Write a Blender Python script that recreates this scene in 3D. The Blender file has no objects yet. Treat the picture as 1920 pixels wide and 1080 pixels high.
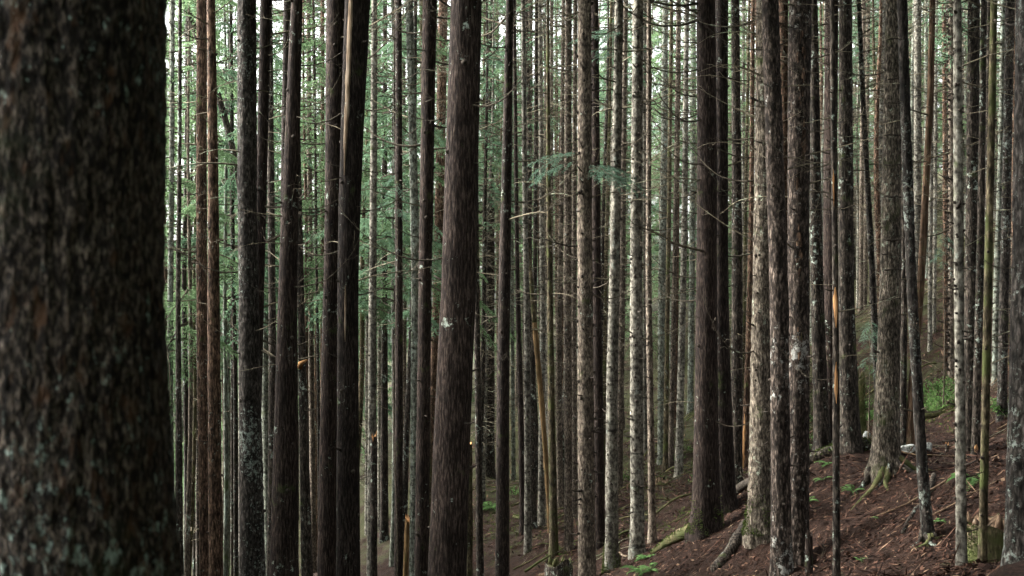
import bpy, math, random
import numpy as np
from mathutils import Vector, Matrix

R = math.radians
random.seed(7)
rng = np.random.default_rng(7)
scene = bpy.context.scene
col = scene.collection

# ------------------------------------------------------------------ camera
CAMZ = 6.0
F = 1920 * 50 / 36.0                      # focal length in photo pixels
cam_d = bpy.data.cameras.new('camera')
cam_d.lens = 50; cam_d.sensor_width = 36
cam_d.clip_start = 0.1; cam_d.clip_end = 2000
cam_d.dof.use_dof = True; cam_d.dof.focus_distance = 27.0; cam_d.dof.aperture_fstop = 5.0
cam = bpy.data.objects.new('camera', cam_d); col.objects.link(cam)
cam.location = (0, 0, CAMZ); cam.rotation_euler = (R(90), 0, 0)
scene.camera = cam

# ------------------------------------------------------------------ sky, sun, exposure
SUN_DIR = Vector((-0.84, 0.20, 0.50)).normalized()      # towards the sun
world = bpy.data.worlds.new('World'); scene.world = world; world.use_nodes = True
wn = world.node_tree.nodes; wl = world.node_tree.links
bg = wn['Background']
sky = wn.new('ShaderNodeTexSky'); sky.sky_type = 'NISHITA'; sky.sun_disc = False
sky.sun_elevation = math.asin(SUN_DIR.z)
sky.sun_rotation = math.atan2(SUN_DIR.x, SUN_DIR.y)
sky.dust_density = 4.0; sky.air_density = 1.0; sky.ozone_density = 1.0
hsv = wn.new('ShaderNodeHueSaturation'); hsv.inputs['Saturation'].default_value = 0.10   # overcast: a white sky
wl.new(sky.outputs[0], hsv.inputs['Color']); wl.new(hsv.outputs[0], bg.inputs['Color'])
bg.inputs['Strength'].default_value = 0.15
sun_d = bpy.data.lights.new('sun', 'SUN'); sun_d.energy = 2.8; sun_d.angle = R(26); sun_d.color = (1.0, 0.96, 0.88)
sun = bpy.data.objects.new('sun', sun_d); col.objects.link(sun)
sun.location = (-30, -5, 40)
sun.rotation_euler = (-SUN_DIR).to_track_quat('-Z', 'Y').to_euler()

scene.view_settings.view_transform = 'Standard'; scene.view_settings.look = 'None'
scene.view_settings.gamma = 1.0; scene.view_settings.use_curve_mapping = False
scene.view_settings.exposure = 3.15
scene.render.engine = 'CYCLES'
cy = scene.cycles
cy.max_bounces = 6; cy.diffuse_bounces = 3; cy.glossy_bounces = 2; cy.transmission_bounces = 4
cy.transparent_max_bounces = 4
cy.sample_clamp_indirect = 4.0
cy.use_denoising = True
cy.use_adaptive_sampling = True; cy.adaptive_threshold = 0.02
scene.render.use_persistent_data = False

# ------------------------------------------------------------------ numpy noise
_perm = rng.integers(0, 2**31, 4096)
def _hash(i, j, k):
    h = (i * 73856093) ^ (j * 19349663) ^ (k * 83492791)
    h = (h ^ (h >> 13)) & 0x7fffffff
    return _perm[h % 4096] / 2**31
def vnoise(x, y, z):
    x, y, z = np.broadcast_arrays(np.asarray(x, float), np.asarray(y, float), np.asarray(z, float))
    xi, yi, zi = [np.floor(a).astype(np.int64) for a in (x, y, z)]
    u, v, w = x - xi, y - yi, z - zi
    u, v, w = [a * a * (3 - 2 * a) for a in (u, v, w)]
    def L(a, b, t): return a + (b - a) * t
    c = {}
    for a in (0, 1):
        for b in (0, 1):
            for d in (0, 1): c[a, b, d] = _hash(xi + a, yi + b, zi + d)
    return L(L(L(c[0,0,0], c[1,0,0], u), L(c[0,1,0], c[1,1,0], u), v),
             L(L(c[0,0,1], c[1,0,1], u), L(c[0,1,1], c[1,1,1], u), v), w) * 2 - 1
def fbm(x, y, z, o=3):
    s = 0; a = 1.0; t = 0
    for k in range(o):
        s = s + a * vnoise(np.asarray(x) * 2**k + 17.3 * k, np.asarray(y) * 2**k + 5.1 * k, np.asarray(z) * 2**k + 9.7 * k)
        t += a; a *= 0.5
    return s / t

# ------------------------------------------------------------------ terrain
def px(x, D): return (x - 960) / F * D
def pz(y, D): return CAMZ - (y - 540) / F * D
ctrl = []
for (x, y, D) in [(1660, 893, 25.8), (1737, 990, 21.5), (1543, 845, 30.2), (1596, 835, 29.2), (1693, 830, 30.5), (1325, 1015, 28),
                  (1425, 1052, 25), (1381, 925, 35), (1195, 1055, 32), (1147, 1078, 31), (1272, 915, 43), (1240, 905, 46), (1160, 930, 44),
                  (990, 1035, 40), (1066, 1040, 38), (1223, 1020, 34.5), (918, 890, 56), (962, 920, 56), (1038, 1055, 38),
                  (1752, 742, 42), (1880, 810, 33), (1830, 885, 29), (1620, 600, 58), (1745, 700, 50), (1260, 790, 62), (1320, 760, 64),
                  (1850, 1090, 20), (1700, 1088, 18.5), (1466, 1092, 23), (1497, 1098, 24), (1560, 1000, 24.5), (930, 800, 74), (1050, 960, 46), (1050, 860, 60),
                  (1400, 720, 72), (860, 1010, 60), (700, 1050, 66), (1900, 700, 40)]:
    ctrl.append((px(x, D), D, pz(y, D)))
for (X, Y, h) in [(0, 0, -1.7), (-1.4, 3.6, -2.2), (1.5, 6, -2.1), (3.5, 12, -2.7), (-2, 10, -3.7), (-3, 18, -6.2), (-5, 28, -8.6), (-8, 40, -11), (-9, 60, -12.5),
                  (-16, 62, -15), (-25, 90, -19), (-12, 95, -12), (0, 95, -7), (12, 95, -2), (25, 90, 4), (22, 55, 4.5), (16, 36, 1.5), (12, 20, -.3),
                  (6, 6, -.4), (-7, 5, -4.5), (-14, 20, -9), (-25, 45, -15), (0, 130, -5), (-35, 130, -17), (35, 130, 8), (9, 14, -1.4), (0, -8, -1.0), (0, 32, -7.2), (2, 22, -5.0)]:
    ctrl.append((X, Y, CAMZ + h))
ctrl = np.array(ctrl)
def _tps(r2): return np.where(r2 > 1e-9, 0.5 * r2 * np.log(np.maximum(r2, 1e-9)), 0)
_n = len(ctrl)
_K = _tps(((ctrl[:, None, :2] - ctrl[None, :, :2]) ** 2).sum(-1)) + np.eye(_n) * 1.5
_P = np.c_[np.ones(_n), ctrl[:, :2]]
_A = np.block([[_K, _P], [_P.T, np.zeros((3, 3))]])
_sol = np.linalg.solve(_A, np.r_[ctrl[:, 2], 0, 0, 0])
MOUNDS = []
def height(X, Y, detail=True):
    X = np.atleast_1d(np.asarray(X, float)); Y = np.atleast_1d(np.asarray(Y, float))
    Xc = np.clip(X, -45, 45); Yc = np.clip(Y, -8, 135)
    out = _sol[_n] + _sol[_n + 1] * Xc + _sol[_n + 2] * Yc
    sh = Xc.shape; Xf, Yf = Xc.ravel(), Yc.ravel()
    acc = np.zeros(Xf.shape)
    for i in range(_n):
        acc += _sol[i] * _tps((Xf - ctrl[i, 0]) ** 2 + (Yf - ctrl[i, 1]) ** 2)
    out = out + acc.reshape(sh)
    if detail:
        out = out + 0.20 * fbm(X * .5, Y * .5, 3.1, 2) + 0.16 * fbm(X * 1.7, Y * 1.7, 8.2, 3) + 0.06 * fbm(X * 6, Y * 6, 1.7, 2)
        for (mx, my, mh, mr) in MOUNDS:
            out = out + mh * np.exp(-((X - mx) ** 2 + (Y - my) ** 2) / (mr * mr))
    return out
def gz(X, Y): return float(height(X, Y)[0])
def ground_D(xp, yp, D0=15.0, D1=90.0):
    """distance at which the ground in photo column xp is seen in row yp"""
    D = np.arange(D0, D1, .15); y = 540 + (CAMZ - height(px(xp, D), D)) * F / D
    i = np.argmax(y <= yp)
    return float(D[i]) if (y <= yp).any() else float(D[np.argmin(abs(y - yp))])

# ------------------------------------------------------------------ object helpers
def mesh_np(name, verts, faces, mats, smooth=True):
    """verts (n,3); faces: list of arrays, each (m,k)"""
    me = bpy.data.meshes.new(name)
    verts = np.asarray(verts, np.float32)
    if not isinstance(faces, (list, tuple)): faces = [faces]
    faces = [np.asarray(f, np.int32) for f in faces if len(f)]
    me.vertices.add(len(verts)); me.vertices.foreach_set('co', verts.ravel())
    tot = sum(f.size for f in faces); cnt = sum(len(f) for f in faces)
    me.loops.add(tot); me.polygons.add(cnt)
    me.loops.foreach_set('vertex_index', np.concatenate([f.ravel() for f in faces]))
    ls = []; s = 0
    for f in faces:
        ls.append(s + np.arange(len(f)) * f.shape[1]); s += f.size
    me.polygons.foreach_set('loop_start', np.concatenate(ls).astype(np.int32))
    if smooth: me.polygons.foreach_set('use_smooth', np.ones(cnt, bool))
    me.update(calc_edges=True); me.validate()
    for m in (mats if isinstance(mats, (list, tuple)) else [mats]): me.materials.append(m)
    return me
def link(name, data, parent=None, loc=None, rot=None, scale=None):
    o = bpy.data.objects.new(name, data); col.objects.link(o)
    if parent is not None: o.parent = parent
    if loc is not None: o.location = loc
    if rot is not None: o.rotation_euler = rot
    if scale is not None: o.scale = scale if hasattr(scale, '__len__') else (scale,) * 3
    return o
def tag(o, label=None, cat=None, group=None, kind=None):
    if label: o['label'] = label
    if cat: o['category'] = cat
    if group: o['group'] = group
    if kind: o['kind'] = kind
    return o
def copy_tree(o, parent=None):
    c = o.copy(); col.objects.link(c); c.parent = parent
    for ch in o.children: copy_tree(ch, c)
    return c
def tube(pts, rad, sides=5, cap=True):
    """tube along pts (n,3) with radii (n,); returns verts, quads, tris"""
    pts = np.asarray(pts, float); n = len(pts); rad = np.broadcast_to(np.asarray(rad, float), (n,))
    t = np.gradient(pts, axis=0); t /= np.linalg.norm(t, axis=1)[:, None] + 1e-9
    up = np.array([0, 0, 1.0]) if abs(t[0, 2]) < .9 else np.array([1.0, 0, 0])
    a = np.cross(t, up); a /= np.linalg.norm(a, axis=1)[:, None] + 1e-9
    b = np.cross(t, a)
    th = np.linspace(0, 2 * np.pi, sides, endpoint=False)
    v = pts[:, None] + rad[:, None, None] * (np.cos(th)[None, :, None] * a[:, None] + np.sin(th)[None, :, None] * b[:, None])
    v = v.reshape(-1, 3)
    i = np.arange(n - 1)[:, None] * sides; j = np.arange(sides)[None]; k = (j + 1) % sides
    q = np.stack([i + j, i + k, i + sides + k, i + sides + j], -1).reshape(-1, 4)
    tr = np.zeros((0, 3), int)
    if cap:
        v = np.vstack([v, pts[-1] + t[-1] * rad[-1] * .6, pts[0] - t[0] * rad[0] * .2]); e = len(v) - 2; s0 = (n - 1) * sides
        jj = np.arange(sides); kk = (jj + 1) % sides
        tr = np.vstack([np.stack([s0 + jj, s0 + kk, np.full(sides, e)], -1), np.stack([kk, jj, np.full(sides, e + 1)], -1)])
    return v, q, tr
class MB:
    def __init__(s): s.v = []; s.q = []; s.t = []; s.n = 0
    def add(s, v, q=None, t=None):
        s.v.append(np.asarray(v, float))
        if q is not None and len(q): s.q.append(np.asarray(q) + s.n)
        if t is not None and len(t): s.t.append(np.asarray(t) + s.n)
        s.n += len(v)
    def tube(s, pts, rad, sides=5): s.add(*tube(pts, rad, sides))
    def mesh(s, name, mat, smooth=True):
        fs = []
        if s.q: fs.append(np.vstack(s.q))
        if s.t: fs.append(np.vstack(s.t))
        return mesh_np(name, np.vstack(s.v), fs, mat, smooth)

# ------------------------------------------------------------------ materials
def new_mat(name):
    m = bpy.data.materials.new(name); m.use_nodes = True
    nt = m.node_tree; b = nt.nodes['Principled BSDF']
    b.inputs['Roughness'].default_value = .9; b.inputs['Specular IOR Level'].default_value = .08
    return m, nt, b
def nd(nt, t, **kw):
    n = nt.nodes.new(t)
    for k, v in kw.items():
        if k in n.inputs.keys(): n.inputs[k].default_value = v
        else: setattr(n, k, v)
    return n
def ramp(nt, src, stops):
    r = nt.nodes.new('ShaderNodeValToRGB'); e = r.color_ramp.elements
    while len(e) < len(stops): e.new(.5)
    for i, (p, c) in enumerate(stops):
        e[i].position = p; e[i].color = (*c, 1) if hasattr(c, '__len__') else (c, c, c, 1)
    nt.links.new(src, r.inputs[0]); return r
def mixc(nt, fac, a, b, mode='MIX'):
    m = nt.nodes.new('ShaderNodeMix'); m.data_type = 'RGBA'; m.blend_type = mode
    for s, v in ((m.inputs[0], fac), (m.inputs[6], a), (m.inputs[7], b)):
        if hasattr(v, 'is_linked') or hasattr(v, 'links'): nt.links.new(v, s)
        elif hasattr(v, '__len__'): s.default_value = (*v, 1)
        else: s.default_value = v
    return m.outputs[2]
def math_(nt, op, a, b=None, clamp=False):
    m = nt.nodes.new('ShaderNodeMath'); m.operation = op; m.use_clamp = clamp
    for i, v in enumerate((a, b)):
        if v is None: continue
        if hasattr(v, 'links'): nt.links.new(v, m.inputs[i])
        else: m.inputs[i].default_value = v
    return m.outputs[0]
def obj_coord(nt, vary=True):
    tc = nt.nodes.new('ShaderNodeTexCoord')
    if not vary: return tc.outputs['Object'], None
    oi = nt.nodes.new('ShaderNodeObjectInfo')
    s = math_(nt, 'MULTIPLY', oi.outputs['Random'], 71.0)
    cx = nt.nodes.new('ShaderNodeCombineXYZ'); nt.links.new(s, cx.inputs[0]); nt.links.new(s, cx.inputs[1]); nt.links.new(s, cx.inputs[2])
    va = nt.nodes.new('ShaderNodeVectorMath'); va.operation = 'ADD'
    nt.links.new(tc.outputs['Object'], va.inputs[0]); nt.links.new(cx.outputs[0], va.inputs[1])
    return va.outputs[0], oi.outputs['Random']
def bark(name, dark, mid, light, lichen=(.34, .40, .34), lich=.5, moss=.0, f=26., stretch=7., plates=0., band=0., mosscol=(.045, .065, .018), ls=9., bump=.6, bd=.012, pc=1., tint=None, lstretch=1., con=1.):
    m, nt, b = new_mat(name); L = nt.links.new
    co, rnd = obj_coord(nt)
    mp = nd(nt, 'ShaderNodeMapping'); L(co, mp.inputs[0]); mp.inputs['Scale'].default_value = (1, 1, 1 / stretch)
    n1 = nd(nt, 'ShaderNodeTexNoise', Scale=f, Detail=5., Roughness=.62); L(mp.outputs[0], n1.inputs['Vector'])
    c = ramp(nt, n1.outputs['Fac'], [(.5 - .2 * con, dark), (.50, mid), (.5 + .2 * con, light)]).outputs[0]
    h = n1.outputs['Fac']
    if plates:
        mp2 = nd(nt, 'ShaderNodeMapping'); L(co, mp2.inputs[0]); mp2.inputs['Scale'].default_value = (1, 1, .30)
        nw = nd(nt, 'ShaderNodeTexNoise', Scale=f * .8, Detail=3.); L(mp2.outputs[0], nw.inputs['Vector'])
        wv = nt.nodes.new('ShaderNodeVectorMath'); wv.operation = 'SCALE'; L(nw.outputs['Color'], wv.inputs[0]); wv.inputs['Scale'].default_value = 1.6 / f
        wa = nt.nodes.new('ShaderNodeVectorMath'); wa.operation = 'ADD'; L(mp2.outputs[0], wa.inputs[0]); L(wv.outputs[0], wa.inputs[1])
        vo = nd(nt, 'ShaderNodeTexVoronoi', feature='DISTANCE_TO_EDGE', Scale=f * .9); L(wa.outputs[0], vo.inputs['Vector'])
        e = ramp(nt, vo.outputs['Distance'], [(.0, .15), (.22, 1.)]).outputs[0]
        c = mixc(nt, plates, c, mixc(nt, e, tuple(.35 * x for x in dark), c))
        h = math_(nt, 'ADD', h, math_(nt, 'MULTIPLY', e, .5 * plates))
    # broad patches, so that no trunk is one even colour
    n2 = nd(nt, 'ShaderNodeTexNoise', Scale=1.7, Detail=3., Roughness=.6); L(co, n2.inputs['Vector'])
    pt = ramp(nt, n2.outputs['Fac'], [(.32, 1 - .5 * pc), (.68, 1 + .3 * pc)]).outputs[0]
    c = mixc(nt, 1.0, c, pt, 'MULTIPLY')
    if tint:    # rusty patches
        n7 = nd(nt, 'ShaderNodeTexNoise', Scale=26., Detail=4., Roughness=.6); L(mp.outputs[0], n7.inputs['Vector'])
        c = mixc(nt, math_(nt, 'MULTIPLY', ramp(nt, n7.outputs['Fac'], [(.58, 0.), (.70, 1.)]).outputs[0], .6), c, tint)
    if band:    # horizontal whorl rings
        mp3 = nd(nt, 'ShaderNodeMapping'); L(co, mp3.inputs[0]); mp3.inputs['Scale'].default_value = (1.2, 1.2, 9)
        n5 = nd(nt, 'ShaderNodeTexNoise', Scale=1., Detail=2.); L(mp3.outputs[0], n5.inputs['Vector'])
        c = mixc(nt, math_(nt, 'MULTIPLY', ramp(nt, n5.outputs['Fac'], [(.58, 0.), (.72, 1.)]).outputs[0], band), c, tuple(.5 * x for x in dark))
    if lich:
        mpl = nd(nt, 'ShaderNodeMapping'); L(co, mpl.inputs[0]); mpl.inputs['Scale'].default_value = (1, 1, 1 / lstretch)
        n3 = nd(nt, 'ShaderNodeTexNoise', Scale=ls, Detail=6., Roughness=.72); L(mpl.outputs[0], n3.inputs['Vector'])
        n4 = nd(nt, 'ShaderNodeTexNoise', Scale=.9, Detail=2.); L(co, n4.inputs['Vector'])
        k = math_(nt, 'ADD', n3.outputs['Fac'], math_(nt, 'MULTIPLY', math_(nt, 'SUBTRACT', n4.outputs['Fac'], .5), .5))
        lo = .70 - .26 * lich
        c = mixc(nt, math_(nt, 'MULTIPLY', ramp(nt, k, [(lo, 0.), (lo + .09, 1.)]).outputs[0], .8), c, lichen)
    if moss:
        n6 = nd(nt, 'ShaderNodeTexNoise', Scale=2.3, Detail=5., Roughness=.65); L(co, n6.inputs['Vector'])
        lo = .68 - .3 * moss
        c = mixc(nt, math_(nt, 'MULTIPLY', ramp(nt, n6.outputs['Fac'], [(lo, 0.), (lo + .14, 1.)]).outputs[0], .85), c, mosscol)
    # each tree a little lighter or darker
    v = nd(nt, 'ShaderNodeMapRange'); L(rnd, v.inputs[0]); v.inputs[3].default_value = .78; v.inputs[4].default_value = 1.22
    c = mixc(nt, 1.0, c, v.outputs[0], 'MULTIPLY')
    L(c, b.inputs['Base Color'])
    bp = nd(nt, 'ShaderNodeBump', Strength=bump, Distance=bd); L(h, bp.inputs['Height']); L(bp.outputs[0], b.inputs['Normal'])
    return m
M = {}
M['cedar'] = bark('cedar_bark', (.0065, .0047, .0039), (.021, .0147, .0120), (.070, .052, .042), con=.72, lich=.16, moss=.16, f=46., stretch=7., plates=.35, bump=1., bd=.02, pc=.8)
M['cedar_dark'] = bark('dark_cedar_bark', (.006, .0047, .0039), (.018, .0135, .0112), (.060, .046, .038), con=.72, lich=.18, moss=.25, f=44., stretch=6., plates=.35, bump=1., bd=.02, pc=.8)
M['brown'] = bark('brown_bark', (.014, .009, .0065), (.072, .045, .030), (.20, .130, .088), con=.72, lich=.15, moss=.2, f=24., stretch=4., plates=.7)
M['dark'] = bark('dark_bark', (.009, .008, .0065), (.036, .029, .023), (.110, .092, .074), con=.72, lich=.34, moss=.22, f=24., stretch=3.5, plates=.8)
M['lichen'] = bark('lichen_spotted_bark', (.008, .007, .006), (.028, .024, .020), (.080, .069, .060), con=.72, lichen=(.17, .195, .17), lich=.46, moss=.1, f=24., stretch=3., plates=.8, ls=16.)
M['tan'] = bark('tan_scaly_bark', (.028, .0225, .017), (.108, .087, .067), (.245, .202, .158), con=.72, lich=.15, moss=.05, f=24., stretch=2.2, plates=.7, band=.35)
M['plate'] = bark('tan_plated_bark', (.020, .016, .012), (.095, .078, .059), (.25, .212, .165), con=.72, lichen=(.28, .31, .24), lich=.25, moss=.3, f=28., stretch=3.4, plates=.75)
M['platedark'] = bark('grey_brown_ringed_bark', (.014, .012, .009), (.070, .058, .044), (.21, .18, .14), con=.72, lichen=(.20, .23, .18), lich=.30, moss=.42, f=28., stretch=3.4, plates=.75, mosscol=(.030, .037, .013))
M['redplate'] = bark('dark_red_scaly_bark', (.008, .0065, .0052), (.031, .0235, .019), (.115, .091, .074), con=.72, lichen=(.22, .22, .20), lich=.26, moss=.08, f=22., stretch=2.8, plates=.9)
M['grey'] = bark('grey_bark', (.020, .018, .0145), (.090, .083, .067), (.205, .194, .160), con=.72, lichen=(.16, .175, .15), lich=.36, moss=.15, f=16., stretch=1.6, band=.85, ls=6.)
M['greygreen'] = bark('grey_green_lichen_bark', (.020, .021, .0165), (.084, .089, .070), (.19, .20, .165), con=.72, lichen=(.20, .24, .20), lich=.5, moss=.3, f=16., stretch=1.8, band=.6, ls=7.)
M['moss'] = bark('mossy_bark', (.014, .012, .008), (.060, .048, .029), (.14, .115, .072), con=.72, lich=.2, moss=.62, f=22., stretch=3., plates=.6, mosscol=(.045, .054, .018))
M['redbare'] = bark('orange_brown_bark', (.020, .013, .009), (.075, .048, .030), (.17, .112, .073), lich=.15, moss=.3, f=26., stretch=10.)
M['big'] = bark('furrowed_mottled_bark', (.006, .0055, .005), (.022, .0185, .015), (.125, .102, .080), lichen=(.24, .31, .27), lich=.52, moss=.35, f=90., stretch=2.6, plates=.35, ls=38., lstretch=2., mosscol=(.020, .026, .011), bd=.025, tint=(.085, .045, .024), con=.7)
M['wood'] = bark('bare_orange_wood', (.20, .10, .042), (.40, .21, .09), (.54, .33, .165), lich=0, f=40., stretch=14.)
M['bleached'] = bark('bleached_bare_wood', (.070, .045, .028), (.17, .125, .085), (.30, .25, .195), lich=.2, f=40., stretch=16.)
M['yellowwood'] = bark('yellow_weathered_wood', (.03, .02, .010), (.095, .060, .027), (.17, .115, .058), lich=0, moss=.25, f=36., stretch=14.)
M['deadwood'] = bark('rotten_brown_wood', (.030, .020, .013), (.10, .066, .042), (.20, .14, .095), lich=.2, moss=.35, f=26., stretch=8.)
M['mosswood'] = bark('mossy_log_wood', (.030, .025, .014), (.085, .075, .035), (.15, .13, .07), lich=.15, moss=.9, f=24., stretch=4., mosscol=(.040, .050, .017))
M['stub'] = bark('dark_branch_wood', (.014, .011, .009), (.034, .028, .022), (.075, .062, .050), lich=.1, f=40., stretch=2.)
M['twig'] = bark('dead_branch_wood', (.040, .034, .022), (.10, .085, .058), (.20, .175, .125), lich=.45, lichen=(.26, .29, .21), f=30., stretch=1.)
M['twigdark'] = bark('dark_dead_branch_wood', (.020, .017, .012), (.050, .042, .030), (.11, .095, .07), lich=.3, lichen=(.2, .22, .16), f=30., stretch=1.)

def leaf_mat(name, c0, c1, trans=.45, sat_var=.1):
    m = bpy.data.materials.new(name); m.use_nodes = True; nt = m.node_tree; L = nt.links.new
    nt.nodes.remove(nt.nodes['Principled BSDF']); out = nt.nodes['Material Output']
    ge = nt.nodes.new('ShaderNodeNewGeometry'); oi = nt.nodes.new('ShaderNodeObjectInfo')
    k = math_(nt, 'ADD', math_(nt, 'MULTIPLY', ge.outputs['Random Per Island'], .65), math_(nt, 'MULTIPLY', oi.outputs['Random'], .35))
    c = ramp(nt, k, [(.1, c0), (.9, c1)]).outputs[0]
    d = nd(nt, 'ShaderNodeBsdfDiffuse'); t = nd(nt, 'ShaderNodeBsdfTranslucent'); mx = nd(nt, 'ShaderNodeMixShader'); mx.inputs[0].default_value = trans
    L(c, d.inputs[0]); L(c, t.inputs[0]); L(d.outputs[0], mx.inputs[1]); L(t.outputs[0], mx.inputs[2]); L(mx.outputs[0], out.inputs[0])
    return m
M['needle'] = leaf_mat('conifer_needles', (.058, .108, .066), (.135, .215, .130), trans=.5)
M['needle_fresh'] = leaf_mat('fresh_conifer_needles', (.075, .125, .062), (.15, .225, .115), trans=.5)
M['spray'] = leaf_mat('blue_green_cedar_spray', (.065, .115, .082), (.12, .19, .135))
M['fern'] = leaf_mat('fern_green', (.07, .15, .05), (.14, .25, .09))
M['shrub'] = leaf_mat('shrub_leaf_green', (.045, .095, .03), (.11, .185, .06))
M['mossleaf'] = leaf_mat('moss_green', (.028, .042, .012), (.075, .10, .030), trans=.2)
def litter_mat():
    m, nt, b = new_mat('needle_litter'); L = nt.links.new
    ge = nt.nodes.new('ShaderNodeNewGeometry')
    c = ramp(nt, ge.outputs['Random Per Island'], [(0., (.004, .0024, .0017)), (.5, (.026, .0128, .0086)), (.9, (.072, .038, .026)), (1., (.16, .11, .072))]).outputs[0]
    L(c, b.inputs['Base Color']); return m
M['litter'] = litter_mat()
def ground_mat():
    m, nt, b = new_mat('forest_floor'); L = nt.links.new
    co, _ = obj_coord(nt, False)
    n1 = nd(nt, 'ShaderNodeTexNoise', Scale=26., Detail=8., Roughness=.75); L(co, n1.inputs['Vector'])
    c = ramp(nt, n1.outputs['Fac'], [(.34, (.0035, .0021, .0015)), (.50, (.0165, .0088, .0060)), (.66, (.045, .0255, .0175))]).outputs[0]
    n2 = nd(nt, 'ShaderNodeTexNoise', Scale=.9, Detail=8., Roughness=.75); L(co, n2.inputs['Vector'])
    n3 = nd(nt, 'ShaderNodeTexNoise', Scale=60., Detail=4.); L(co, n3.inputs['Vector'])
    mo = ramp(nt, n3.outputs['Fac'], [(.35, (.009, .011, .005)), (.65, (.045, .048, .020))]).outputs[0]
    # moss takes over farther from the trodden slope
    sp = nt.nodes.new('ShaderNodeSeparateXYZ'); L(co, sp.inputs[0])
    far = nd(nt, 'ShaderNodeMapRange'); L(sp.outputs[1], far.inputs[0]); far.inputs[1].default_value = 26; far.inputs[2].default_value = 62; far.inputs[3].default_value = -.05; far.inputs[4].default_value = .15
    k = math_(nt, 'ADD', n2.outputs['Fac'], far.outputs[0])
    c = mixc(nt, ramp(nt, k, [(.56, 0.), (.66, .9)]).outputs[0], c, mo)
    L(c, b.inputs['Base Color'])
    hh = math_(nt, 'ADD', n1.outputs['Fac'], math_(nt, 'MULTIPLY', n3.outputs['Fac'], .4))
    bp = nd(nt, 'ShaderNodeBump', Strength=.9, Distance=.05); L(hh, bp.inputs['Height']); L(bp.outputs[0], b.inputs['Normal'])
    return m
M['ground'] = ground_mat()
def rock_mat():
    m, nt, b = new_mat('pale_stone'); L = nt.links.new
    co, _ = obj_coord(nt)
    n1 = nd(nt, 'ShaderNodeTexNoise', Scale=14., Detail=6., Roughness=.7); L(co, n1.inputs['Vector'])
    c = ramp(nt, n1.outputs['Fac'], [(.40, (.05, .055, .045)), (.50, (.27, .28, .26)), (.7, (.45, .46, .44))]).outputs[0]
    L(c, b.inputs['Base Color'])
    bp = nd(nt, 'ShaderNodeBump', Strength=.6, Distance=.02); L(n1.outputs['Fac'], bp.inputs['Height']); L(bp.outputs[0], b.inputs['Normal'])
    return m
M['rock'] = rock_mat()

# ------------------------------------------------------------------ tree catalogue, read off the photograph
# (kind, [(y, x) ... centre line], (width at y=0, 540, 1080), distance, options)
S = 1.12
T = []
def tr(kind, line, w, D, label=None, **o): T.append(dict(kind=kind, line=line, w=w, D=D, label=label, **o))
tr('big', [(0, 86), (540, 84), (1080, 96)], (430, 428, 446), 3.6, 'massive dark trunk with furrowed bark mottled by brown and pale lichen', near=True)
tr('brown', [(0, 378), (360, 378), (720, 380), (1080, 383)], (19, 20, 18), 34*S, 'slim brown trunk standing close behind an olive brown one')
tr('brown', [(0, 395), (360, 400), (720, 402), (1080, 405)], (16, 23, 28), 27*S, 'smooth olive brown trunk with a few dark whorl rings beside slim brown trunk')
tr('dark', [(0, 370), (540, 370), (1080, 372)], (6, 7, 10), 52*S)
tr('lichen', [(0, 462), (360, 463), (720, 469), (1080, 474)], (35, 36, 48), 22*S, 'straight blackish trunk densely flecked with pale lichen')
tr('cedar', [(0, 499), (360, 490), (540, 485), (1080, 472)], (21, 20, 24), 27*S, 'red brown cedar trunk slanting behind the lichen flecked trunk')
tr('dark', [(0, 505), (360, 508), (720, 511), (1080, 508)], (12, 14, 16), 37*S)
tr('greygreen', [(0, 503), (400, 500), (720, 498), (950, 502)], (14, 17, 20), 46*S)
tr('cedar', [(0, 557), (360, 544), (540, 539), (720, 537), (1080, 532)], (21, 34, 54), 20*S, 'red brown trunk tapering strongly, thin at top and broad at foot')
tr('cedar_dark', [(0, 539), (360, 533), (1080, 525)], (14, 15, 17), 31*S)
tr('dark', [(0, 552), (360, 560), (720, 567), (1080, 576)], (10, 12, 22), 31*S, 'dark slender trunk carrying a snapped orange branch stub', orange_stub=(556, 682))
tr('tan', [(0, 578), (360, 581), (720, 584), (1080, 588)], (8, 10, 11), 45*S)
tr('dark', [(0, 588), (150, 590), (540, 594), (720, 597), (1080, 600)], (4, 5, 7), 41*S)
tr('brown', [(0, 605), (540, 604), (1080, 604)], (8, 8, 9), 50*S)
tr('cedar', [(0, 630), (360, 625), (540, 621), (720, 617), (1080, 614)], (36, 28, 36), 24*S, 'reddish cedar trunk with fibrous bark beside one with a bleached scar')
tr('cedar_dark', [(0, 671), (200, 662), (360, 656), (540, 652), (720, 652), (1080, 653)], (46, 38, 43), 20*S, 'dark cedar trunk with a long bleached strip of bare wood', scar=1)
tr('grey', [(0, 702), (360, 700), (540, 699), (1080, 696)], (11, 15, 18), 36*S, 'slim pale grey ringed trunk beside the bleached scar cedar')
tr('grey', [(0, 711), (540, 711), (1080, 711)], (6, 7, 8), 62*S)
tr('grey', [(0, 690), (540, 689), (1080, 688)], (8, 8, 9), 56*S)
tr('dark', [(0, 722), (540, 721), (1080, 720)], (8, 11, 17), 45*S)
tr('dark', [(0, 737), (540, 738), (1080, 742)], (5, 7, 10), 42*S)
tr('cedar_dark', [(0, 747), (360, 748), (720, 748), (1080, 747)], (12, 14, 16), 34*S)
tr('tan', [(0, 756), (540, 758), (1080, 757)], (8, 9, 10), 49*S)
tr('dark', [(0, 779), (540, 774), (650, 771), (750, 764), (900, 759), (1080, 755)], (7, 9, 15), 36*S)
tr('greygreen', [(0, 767), (180, 772), (360, 776), (540, 780), (720, 778), (1080, 776)], (14, 16, 17), 34*S, 'slightly bowed grey trunk crusted with lichen behind a red brown cedar')
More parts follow.
